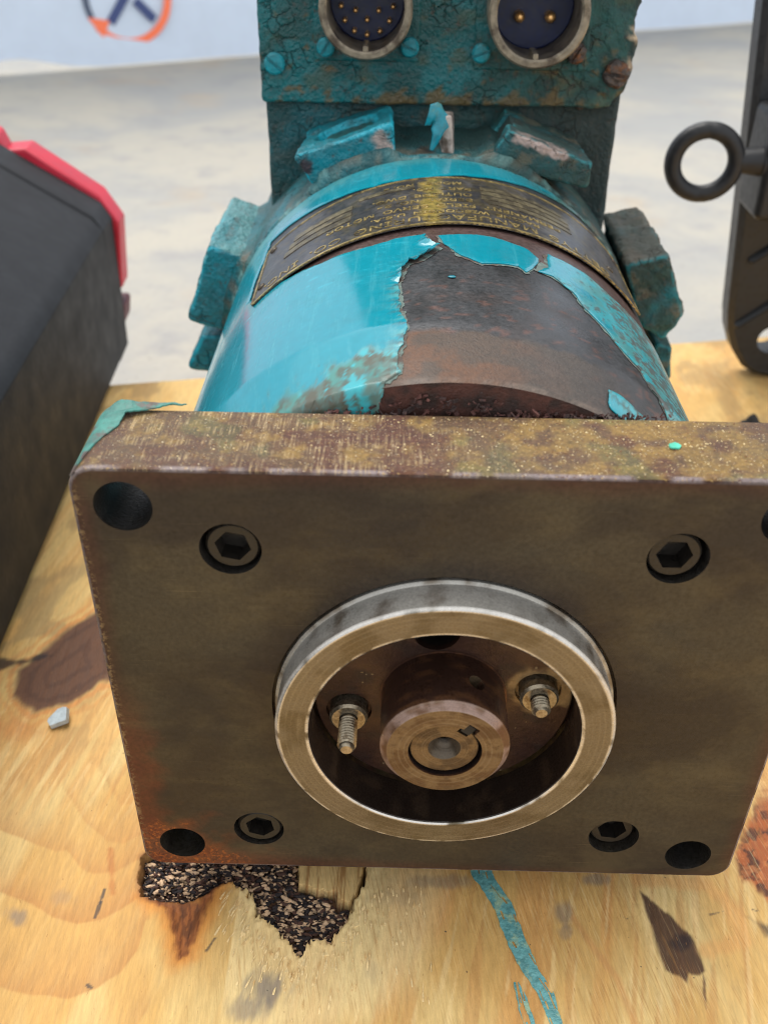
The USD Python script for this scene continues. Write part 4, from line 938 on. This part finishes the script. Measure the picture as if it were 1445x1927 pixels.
    return col, np.stack([rough, 0 * rough, .5 + .9 * hm + .5 * sst(.012 + h2_of(q2), 0, .010)], 1) * [1, 1, .5]
h1_of = lambda q: poly_sd(q, hole1)
h2_of = lambda q: poly_sd(q, hole2)
def hole_of(q, q3):
    return np.maximum(poly_sd(q, hole1) + .0016 * (fb(q3, 500, 3, 302) - .5), poly_sd(q, hole2) + .0042 * (fb(q3, (900, 260, 1), 3, 301) - .5))
nx_, ny_ = len(gx), len(gy)
V = np.c_[p2, zz_]
I = np.arange(nx_ * ny_).reshape(nx_, ny_)
F = np.vstack([np.stack([I[:-1, :-1].ravel(), I[1:, :-1].ravel(), I[1:, 1:].ravel()], 1), np.stack([I[:-1, :-1].ravel(), I[1:, 1:].ravel(), I[:-1, 1:].ravel()], 1)])
# sides and underside so that it is a real board 18 mm thick
ring_i = np.concatenate([I[:, 0], I[-1, 1:], I[-2::-1, -1], I[0, -2:0:-1]])
base = len(V); low = V[ring_i].copy(); low[:, 2] = GZ - .018
V = np.vstack([V, low, [[0, .05, GZ - .018]]]); nr = len(ring_i); k = np.arange(nr); k2 = (k + 1) % nr
F = np.vstack([F, np.stack([ring_i[k], base + k, ring_i[k2]], 1), np.stack([ring_i[k2], base + k, base + k2], 1), np.stack([base + k, np.full(nr, base + nr), base + k2], 1)])
obj('top_veneer', trimesh.Trimesh(V, F, process=False), M_top, board, 40, board_paint)
# crumbs of rotten fibre in the hole
rng = np.random.default_rng(8); parts = [[], [], []]
bb = np.vstack([hole1, hole2]); lo, hi = bb.min(0), bb.max(0); cnt = 0
cand = rng.uniform(lo, hi, (9000, 2)); hd_c = np.maximum(poly_sd(cand, hole1), poly_sd(cand, hole2)); sd_c = poly_sd(cand, step)
for (x, y) in cand[(hd_c > .0008) & (sd_c < -.001)][:2600]:
    s = rng.uniform(.0002, .0008)
    if proj([[x, y, GZ]])[0][1] > 1668 and x < -.066: s *= .5
    q = trimesh.creation.icosphere(0, 1.0); q.apply_scale([s * rng.uniform(1, 2.8), s * rng.uniform(.6, 1.1), s * rng.uniform(.5, 1)])
    q.apply_transform(trimesh.transformations.rotation_matrix(rng.normal(0, .5), [0, 0, 1]))
    q.apply_translation([x, y, GZ - .0064 + rng.uniform(0, .0026)]); parts[rng.choice(3, p=[.42, .22, .36])].append(q)
for ps, c, nm in zip(parts, (lin(40, 33, 34), lin(80, 54, 44), lin(204, 172, 138)), ('dark', 'brown', 'pale')):
    obj('rotten_crumbs', trimesh.util.concatenate(ps), plain(f'crumb_{nm}', c, .8, 0, .4, 600, 900, .0002), board, False, kind='stuff', label=f'{nm} crumbs of rotten wood in the torn hole')
# torn splinters along the hole's lower rim
M_spl = plain('splinter_look', lin(236, 208, 150), .7, 0, .15, 900, 1500, .0002)
def splinter(a, b_, w, up):
    A_, B_ = P([a])[0], P([b_])[0]
    d = (B_ - A_); nrm = np.array([-d[1], d[0]]) / np.linalg.norm(d)
    pts = [(*(A_ + nrm * w / 2), GZ + .0001), (*(A_ - nrm * w / 2), GZ + .0001), (*(A_ + nrm * w / 2), GZ - .002), (*(A_ - nrm * w / 2), GZ - .002), (*B_, GZ - .0004 + up), (*(B_ + nrm * w * .2), GZ - .0012 + up)]
    obj('splinter', m3.Manifold.hull_points(np.array(pts, float).tolist()), M_spl, board, False)
rng = np.random.default_rng(12)
for (a, b_) in [((468, 1716), (470, 1680)), ((500, 1760), (508, 1732)), ((528, 1784), (532, 1758)), ((590, 1796), (586, 1766)), ((612, 1800), (612, 1766)), ((648, 1774), (640, 1744)), ((672, 1744), (660, 1716)), ((632, 1790), (628, 1762))]:
    splinter(a, b_, .0016 + .0008 * rng.random(), .0003 * rng.random())
# torn fibres standing off the board round the hole
rng = np.random.default_rng(33); vs, fs, nv = [], [], 0
band_px = P([(425, 1655), (470, 1720), (500, 1770), (560, 1812), (640, 1785), (690, 1690), (760, 1660), (900, 1700), (900, 1960), (420, 1960), (400, 1760)])
cand = rng.uniform(band_px.min(0), band_px.max(0), (5200, 2)); okc = (poly_sd(cand, band_px) > 0) & (np.maximum(poly_sd(cand, hole1), poly_sd(cand, hole2)) < -.0004)
dh = -poly_sd(cand, hole2); okc &= rng.random(len(cand)) < np.exp(-np.maximum(dh, 0) / .0055) * .8
for (x, y) in cand[okc][:520]:
    a_ = math.radians(90 - 24 * np.clip((-.030 - x) / .03, -.2, 1) + rng.normal(0, 7)); L = rng.uniform(.0012, .0048); w_ = rng.uniform(.00010, .00032); d_ = np.array([math.cos(a_), math.sin(a_)]); n_ = np.array([-d_[1], d_[0]])
    up = rng.uniform(.00002, .0004) * (rng.random() < .5); c_ = np.array([x, y]); z0 = GZ + .00002
    pts = [(*(c_ - d_ * L / 2 + n_ * w_), z0), (*(c_ - d_ * L / 2 - n_ * w_), z0), (*(c_ + n_ * w_), z0 + .00035), (*(c_ - n_ * w_), z0 + .0003), (*(c_ + d_ * L / 2), z0 + .0002 + up)]
    vs += pts; fs += [[nv, nv + 1, nv + 2], [nv + 1, nv + 3, nv + 2], [nv + 2, nv + 3, nv + 4], [nv, nv + 2, nv + 4], [nv + 1, nv + 4, nv + 3], [nv, nv + 4, nv + 1]]; nv += 5
obj('torn_fibres', (np.array(vs), np.array(fs)), plain('fibre_look', lin(224, 196, 142), .75, 0, .2, 700, 1500, .0002, col2=lin(206, 168, 110), c2=(.5, .62)), board, False, kind='stuff')
# smeared teal paint
M_smear = plain('paint_smear_look', lin(100, 158, 158), .28, 0, .25, 500, 700, .0005, col2=lin(150, 178, 150), c2=(.5, .62), coat=.4)
def smear(lpx, rpx, seed, name='paint_smear'):
    Q = ragged(np.vstack([P(lpx), P(rpx)[::-1]]), .0005, .0007, 420, seed)
    s = Polygon(Q).buffer(0); rg = np.random.default_rng(seed)
    ys = [p_[1] for p_ in Q]
    for k in range(14):     # dry gaps along the stroke
        i = rg.integers(len(lpx) - 1); t = rg.random(); u = rg.uniform(.1, .9)
        a_ = P([lpx[i]])[0] * (1 - t) + P([lpx[i + 1]])[0] * t; b2 = P([rpx[i]])[0] * (1 - t) + P([rpx[i + 1]])[0] * t
        c_ = a_ * (1 - u) + b2 * u; dv = P([lpx[i + 1]])[0] - P([lpx[i]])[0]; dv /= np.linalg.norm(dv); L = rg.uniform(.0008, .003)
        s = s.difference(LineString([c_ - dv * L, c_ + dv * L]).buffer(rg.uniform(.00012, .0004)))
    geoms = [q_ for q_ in getattr(s, 'geoms', [s]) if q_.area > 2e-7]
    ms = []
    for q_ in geoms:
        cs_ = m3.CrossSection([list(q_.exterior.coords)[:-1]] + [list(r_.coords)[:-1] for r_ in q_.interiors], m3.FillRule.EvenOdd)
        t_ = tm(m3.Manifold.extrude(cs_, .00014).refine_to_length(.0008)); v_ = np.array(t_.vertices)
        v_[:, 2] += GZ + .00012 + .00018 * (fb(np.c_[v_[:, :2], 0 * v_[:, 0]], 500, 3, seed) - .2) * (v_[:, 2] > .0001); ms.append(trimesh.Trimesh(v_, t_.faces, process=False))
    obj(name, trimesh.util.concatenate(ms), M_smear, board, 50)
smear([(880, 1620), (888, 1650), (925, 1700), (955, 1780), (985, 1830), (1012, 1872), (1035, 1930)], [(918, 1620), (930, 1655), (962, 1700), (990, 1775), (1018, 1832), (1042, 1872), (1058, 1930)], 51)
smear([(966, 1850), (972, 1885), (985, 1930)], [(976, 1850), (992, 1885), (1008, 1930)], 52)

# ------------------------------------------------------------------ loose chips
def chip(name, px, plane, size, rot, th, mat, label, cat='paint chip', tilt=(0, 0), seed=0, z=GZ):
    c0 = onZ(np.array([px], float), z)[0]
    rg = np.random.default_rng(seed); n = 9; a = np.sort(rg.uniform(0, 2 * np.pi, n)); r_ = rg.uniform(.75, 1.15, n)
    Q = np.stack([np.cos(a) * r_ * size[0], np.sin(a) * r_ * size[1]], 1)
    mm_ = m3.Manifold.hull_points([[*q_, 0] for q_ in Q.tolist()] + [[*(q_ * .93), th] for q_ in Q])
    mm_ = mm_.rotate([tilt[0], tilt[1], rot])
    lo_ = mm_.bounding_box()[2]
    return meta(obj(name, mm_.translate([c0[0], c0[1], z - lo_ + .00015]), mat, None, False), label, cat)
M_chip = plain('grey_chip_look', lin(176, 186, 190), .5, 0, .15, 300, 600, .0003)
M_chipb = plain('chip_back_look', lin(20, 66, 84), .4, 0, .2, 300, 600, .0003)
ch = chip('paint_chip', (118, 1358), 'z', (.0050, .0036), 30, .0022, M_chip, 'thick grey-blue paint chip lying on the board left of the rusty flange', seed=3, tilt=(10, -16))
chip('paint_chip', (1268, 842), 'z', (.0016, .0012), 20, .0003, plain('green_chip_look', lin(70, 176, 150), .5), 'small green paint chip lying on top of the rusty flange edge', seed=4, z=PH, tilt=(8, 5))
pt = wrap(np.array([[math.radians(.6) * RB, .085, .0003]]))[0]
cm = m3.Manifold.sphere(.0011, 12).scale([1.1, .7, .25]).translate(list(map(float, pt)))
meta(obj('paint_chip', cm, M_flake, None, True), 'tiny teal paint crumb lying on the bare dark steel of the motor body', 'paint chip')

# grit on the flange's upper edge
rng = np.random.default_rng(21); parts = []
for k in range(800):
    s = rng.uniform(.0001, .00026); q = trimesh.creation.icosphere(0, s); q.apply_scale([rng.uniform(.7, 1.6), rng.uniform(.7, 1.4), rng.uniform(.5, 1)])
    q.apply_translation([rng.beta(1.7, 1.1) * .164 - .078, rng.uniform(.0015, .026), PH + s * .2]); parts.append(q)
obj('grit', trimesh.util.concatenate(parts), plain('grit_look', lin(206, 186, 140), .4, .2, .5, 900, 900, .0001, col2=lin(120, 84, 52), c2=(.42, .55)), motor, False, kind='stuff')

# ------------------------------------------------------------------ ground
FZ = -.14
def sheet(lo, hi, z, n=40):
    xs, ys = np.linspace(lo[0], hi[0], n), np.linspace(lo[1], hi[1], n); X_, Y_ = np.meshgrid(xs, ys, indexing='ij')
    V_ = np.stack([X_.ravel(), Y_.ravel(), np.full(X_.size, z)], 1); I_ = np.arange(n * n).reshape(n, n)
    return trimesh.Trimesh(V_, np.vstack([np.stack([I_[:-1, :-1].ravel(), I_[1:, :-1].ravel(), I_[1:, 1:].ravel()], 1), np.stack([I_[:-1, :-1].ravel(), I_[1:, 1:].ravel(), I_[:-1, 1:].ravel()], 1)]), process=False)
g = G()
n1 = g.noise(1, 6, .62, g.stretch(3.2, 4.2, 1), dist=.5); n2 = g.noise(1, 6, .66, g.stretch(16, 20, 1))
c = g.mix(g.ss(n1, .36, .62), tuple(lin(150, 149, 146)), tuple(lin(168, 162, 150)))
c = g.mix(g.ss(n2, .50, .70, 0, .6), c, tuple(lin(138, 137, 138)))
c = g.mix(g.ss(g.noise(1, 5, .6, g.stretch(4, 5, 1)), .56, .70, 0, .6), c, tuple(lin(170, 152, 128)))
c = g.mix(g.ss(g.noise(160, 4, .7), .60, .72, 0, .5), c, tuple(lin(110, 108, 104)))
p = g('principled_bsdf', base_color=c, roughness=.8, normal=g.bump(g.noise(120, 5, .6), .002))
M_conc = g.done('concrete_look', p + '.BSDF')
obj('concrete_floor', sheet((-60, -60), (60, 60), FZ, 8), M_conc, None, False, kind='structure')

# ------------------------------------------------------------------ banner
bA, bB = onZ(np.array([(0., 135.)]), FZ)[0], onZ(np.array([(1440., 38.)]), FZ)[0]
u = (bB - bA) / np.linalg.norm(bB - bA); nb = np.array([u[1], -u[0], 0])
banner = thing('banner', 'white printed banner standing on the concrete behind the motor', 'banner')
def onB(px):
    d = ray(np.array(px, float)); nn = np.array([-u[1], u[0], 0]); t = ((bA - C) @ nn) / (d @ nn); Pn = C + d * t[:, None]
    return np.stack([(Pn - bA) @ u, Pn[:, 2]], 1)
def bpt(s, z, off): return bA[None, :] * [1, 1, 0] + np.asarray(s)[:, None] * u + np.asarray(off)[:, None] * nb + np.stack([0 * s, 0 * s, z], 1)
ns, nz = 160, 24
S, Z = np.meshgrid(np.linspace(-1.2, 3.0, ns), np.linspace(0, 1, nz), indexing='ij')
lift = .022 * np.exp(-((S - .03) / .08) ** 2)
zb = FZ + .003 + lift; zv = zb + (.95 - zb) * Z
wob = .006 * np.sin(S * 9) * (1 - Z) + .004 * np.sin(S * 4 + 1) + .03 * np.exp(-Z * 30) * .5
V_ = bpt(S.ravel(), zv.ravel(), wob.ravel()); I_ = np.arange(ns * nz).reshape(ns, nz)
F_ = np.vstack([np.stack([I_[:-1, :-1].ravel(), I_[1:, :-1].ravel(), I_[1:, 1:].ravel()], 1), np.stack([I_[:-1, :-1].ravel(), I_[1:, 1:].ravel(), I_[:-1, 1:].ravel()], 1)])
back = V_ - nb * .002
F2 = np.vstack([F_, F_[:, ::-1] + len(V_)])
rim_i = np.concatenate([I_[:, 0], I_[-1, 1:], I_[-2::-1, -1], I_[0, -2:0:-1]]); k = np.arange(len(rim_i)); k2 = (k + 1) % len(rim_i); b0 = len(V_)
F2 = np.vstack([F2, np.stack([rim_i[k], rim_i[k] + b0, rim_i[k2]], 1), np.stack([rim_i[k2], rim_i[k] + b0, rim_i[k2] + b0], 1)])
M_ban = plain('banner_vinyl', lin(196, 208, 224), .5, 0, .03, 20, 60, .001)
obj('sheet', trimesh.Trimesh(np.vstack([V_, back]), F2, process=False), M_ban, banner, True)
def onban(poly2, mat, name, off=.012):
    cs_ = m3.CrossSection([np.asarray(poly2, float).tolist()], m3.FillRule.NonZero); t_ = tm(m3.Manifold.extrude(cs_, .001).refine_to_length(.02)); v_ = np.array(t_.vertices)
    obj(name, trimesh.Trimesh(bpt(v_[:, 0], v_[:, 1], off + v_[:, 2]), t_.faces, process=False), mat, banner, False)
M_or = plain('orange_print', lin(236, 116, 78), .5, 0, .03); M_bl = plain('navy_print', lin(52, 66, 110), .5, 0, .03); M_nv = plain('slate_print', lin(70, 80, 100), .5, 0, .03)
lc = onB([(236, -8)])[0]; lr = np.linalg.norm(onB([(245, 76)])[0] - lc)
def arc(a0, a1, r0, r1, n=40):
    a = np.radians(np.linspace(a0, a1, n)); o = np.stack([np.cos(a), np.sin(a)], 1); return np.vstack([lc + o * r1, (lc + o * r0)[::-1]])
onban(arc(-142, 70, lr * .91, lr * 1.09), M_or, 'logo_arc')
onban(arc(80, 205, lr * .92, lr * 1.07), M_nv, 'logo_arc')
e_ = lc + lr * np.array([math.cos(math.radians(-142)), math.sin(math.radians(-142))])
onban([e_ + lr * np.array(q_) for q_ in [(.10, -.26), (-.22, .22), (.30, .12)]], M_or, 'arrow_head', .0125)
for a_, b_ in (((206, 40), (244, -30)), ((288, 34), (252, -2))):
    q_ = onB([a_, b_]); d_ = q_[1] - q_[0]; nn = np.array([-d_[1], d_[0]]) / np.linalg.norm(d_) * .0085; onban([q_[0] - nn, q_[1] - nn, q_[1] + nn, q_[0] + nn], M_bl, 'logo_stroke')

# ------------------------------------------------------------------ grey motor with red end cap, left
gm = thing('grey_motor', 'dark grey motor with a pinkish red end cap lying left of the teal motor', 'motor')
M_grey = plain('grey_paint', lin(31, 32, 36), .62, 0, .05, 60, 700, .0002, spec=.3)
M_grey2 = M_grey
M_red = plain('red_plastic', lin(190, 36, 58), .42, 0, .08, 60, 400, .0002)
sec = np.array([(-.190, -.0172), (-.188, -.010), (-.188, .066), (-.193, .073), (-.300, .142), (-.345, .142), (-.42, .08), (-.42, -.0172)])
def prism(sec, y0, y1, r): return hullpts([(x, y_, z) for x, z in sec for y_ in (y0, y1)], r, 8).translate([.189, -.385, 0]).rotate([0, 0, 2.9]).translate([-.189, .385, 0])
sec_in = sec + (np.array([-.30, .05]) - sec) / np.linalg.norm(sec - [-.30, .05], axis=1)[:, None] * .002
obj('body', prism(sec_in, -.12, .374, .002), M_grey, gm, 40)
sec_f = np.array([(-.1895, -.0172), (-.1875, .066), (-.1925, .0745), (-.300, .1435), (-.345, .1435), (-.42, .09), (-.42, -.0172)]); sec_f = sec_f + (np.array([-.30, .05]) - sec_f) / np.linalg.norm(sec_f - [-.30, .05], axis=1)[:, None] * .002
obj('end_flange', prism(sec_f, .3745, .398, .002), M_grey, gm, 40)
sec_c = np.array([(-.186, .022), (-.1825, .062), (-.190, .082), (-.2275, .1105), (-.2450, .116), (-.300, .150), (-.345, .150), (-.41, .09), (-.41, .0)]); sec_c = sec_c + (np.array([-.30, .05]) - sec_c) / np.linalg.norm(sec_c - [-.30, .05], axis=1)[:, None] * .002
obj('end_cap', prism(sec_c[[0, 1, 2, 3, 7, 8]] + [[-.0015, 0], [-.0015, 0], [-.003, -.004], [-.003, -.005], [0, 0], [0, 0]], .4005, .416, .002), M_red, gm, 40)
obj('end_cap_rim', prism(np.array([(-.2405, .1045), (-.2455, .118), (-.300, .150), (-.345, .150), (-.345, .10)]) + [-.003, -.006], .4005, .413, .003), M_red, gm, 40)
obj('cap_lug', prism(np.array([(-.1915, -.002), (-.190, .008), (-.198, .008), (-.198, -.002)]), .4005, .418, .002), plain('dark_red', lin(80, 22, 34), .5), gm, 40)

# ------------------------------------------------------------------ black bracket with eyebolt, right
bk = thing('black_bracket', 'black steel motor bracket with rounded foot and lifting eyebolt at the right edge', 'bracket')
M_blk = plain('black_paint', lin(17, 18, 21), .38, .0, .2, 200, 700, .0003)
M_blk2 = plain('black_satin', lin(27, 27, 29), .42, .2, .25, 300, 900, .0002)
YP = .366
o = [onY(np.array([q_], float), YP)[0][[0, 2]] for q_ in ((1446, -60), (1440, 0), (1405, 300), (1372, 590), (1372, 625), (1380, 660), (1398, 692), (1420, 707), (1450, 712))]
o = [tuple(q_) for q_ in o] + [(.30, -.0172), (.30, .235)]
cs_ = m3.CrossSection([o], m3.FillRule.NonZero)
if cs_.area() < 1e-6: cs_ = m3.CrossSection([o[::-1]], m3.FillRule.NonZero)
bp = m3.Manifold.batch_hull([m3.Manifold.extrude(cs_.offset(-.003, m3.JoinType.Round), .0003).rotate([90, 0, 0]).translate([0, YP + .0003, 0]), m3.Manifold.extrude(cs_, .012).rotate([90, 0, 0]).translate([0, YP + .016, 0])])
hc = onY(np.array([(1452., 640.)]), YP)[0]
bp -= cyl_y(hc[0], hc[2], .0085, YP - .02, YP + .05)
obj('plate', bp, M_blk, bk, 30)
hb = onY(np.array([(1432., 300.)]), .345)[0]
obj('housing', rbox((hb[0] - .002, .330, hb[2] - .028), (.30, YP - .0005, hb[2] + .026), .004), M_blk2, bk, 30)
for (x0, y0, x1, y1) in ((1415, 490, 1470, 455), (1388, 612, 1470, 560)):
    a_, b_ = onY(np.array([(x0, y0), (x1, y1)], float), YP - .001); obj('rib', hullpts([a_, b_], .0022, 8), M_blk, bk, 30)
ec = onY(np.array([(1325., 305.)]), .340)[0]; ra = .0161; th_ = np.linspace(0, 2 * np.pi, 72, endpoint=False)
er = tube([ec + ra * np.array([math.cos(a) * .985, -.10 * math.cos(a), math.sin(a)]) for a in th_], .0044, 20, True)
ey = obj('lifting_eye', er, M_blk2, bk, True)
cz = ec[2]; c2 = onY(np.array([(1408., 296.)]), .340)[0]
sh_ = m3.Manifold.cylinder(.012, .0058, .0075, 40).rotate([0, 90, 0]).translate([ec[0] + ra + .001, ec[1], ec[2] + .001])
sh2 = m3.Manifold.cylinder(.0035, .0088, .0088, 40).rotate([0, 90, 0]).translate([ec[0] + ra + .0125, ec[1], ec[2] + .001])
obj('shank', sh_, M_blk2, ey, 30); obj('collar', sh2, M_blk2, ey, 30)
# dark pointed tip on the board behind the flange, right; its form is invented
sb = onZ(np.array([(1412., 806.)]), GZ)[0]
meta(obj('dark_tip', lathe([(0, 0), (.0062, 0), (.0062, .0022), (.0045, .0032), (.0030, .0062), (.0012, .0086), (0, .0090)], 24).apply_transform(trimesh.transformations.rotation_matrix(math.pi / 2, [1, 0, 0])).apply_translation([sb[0], sb[1], sb[2] + .0003]), M_dark, None, 35), 'small dark pointed tip on the board behind the right end of the flange', 'dark_tip')
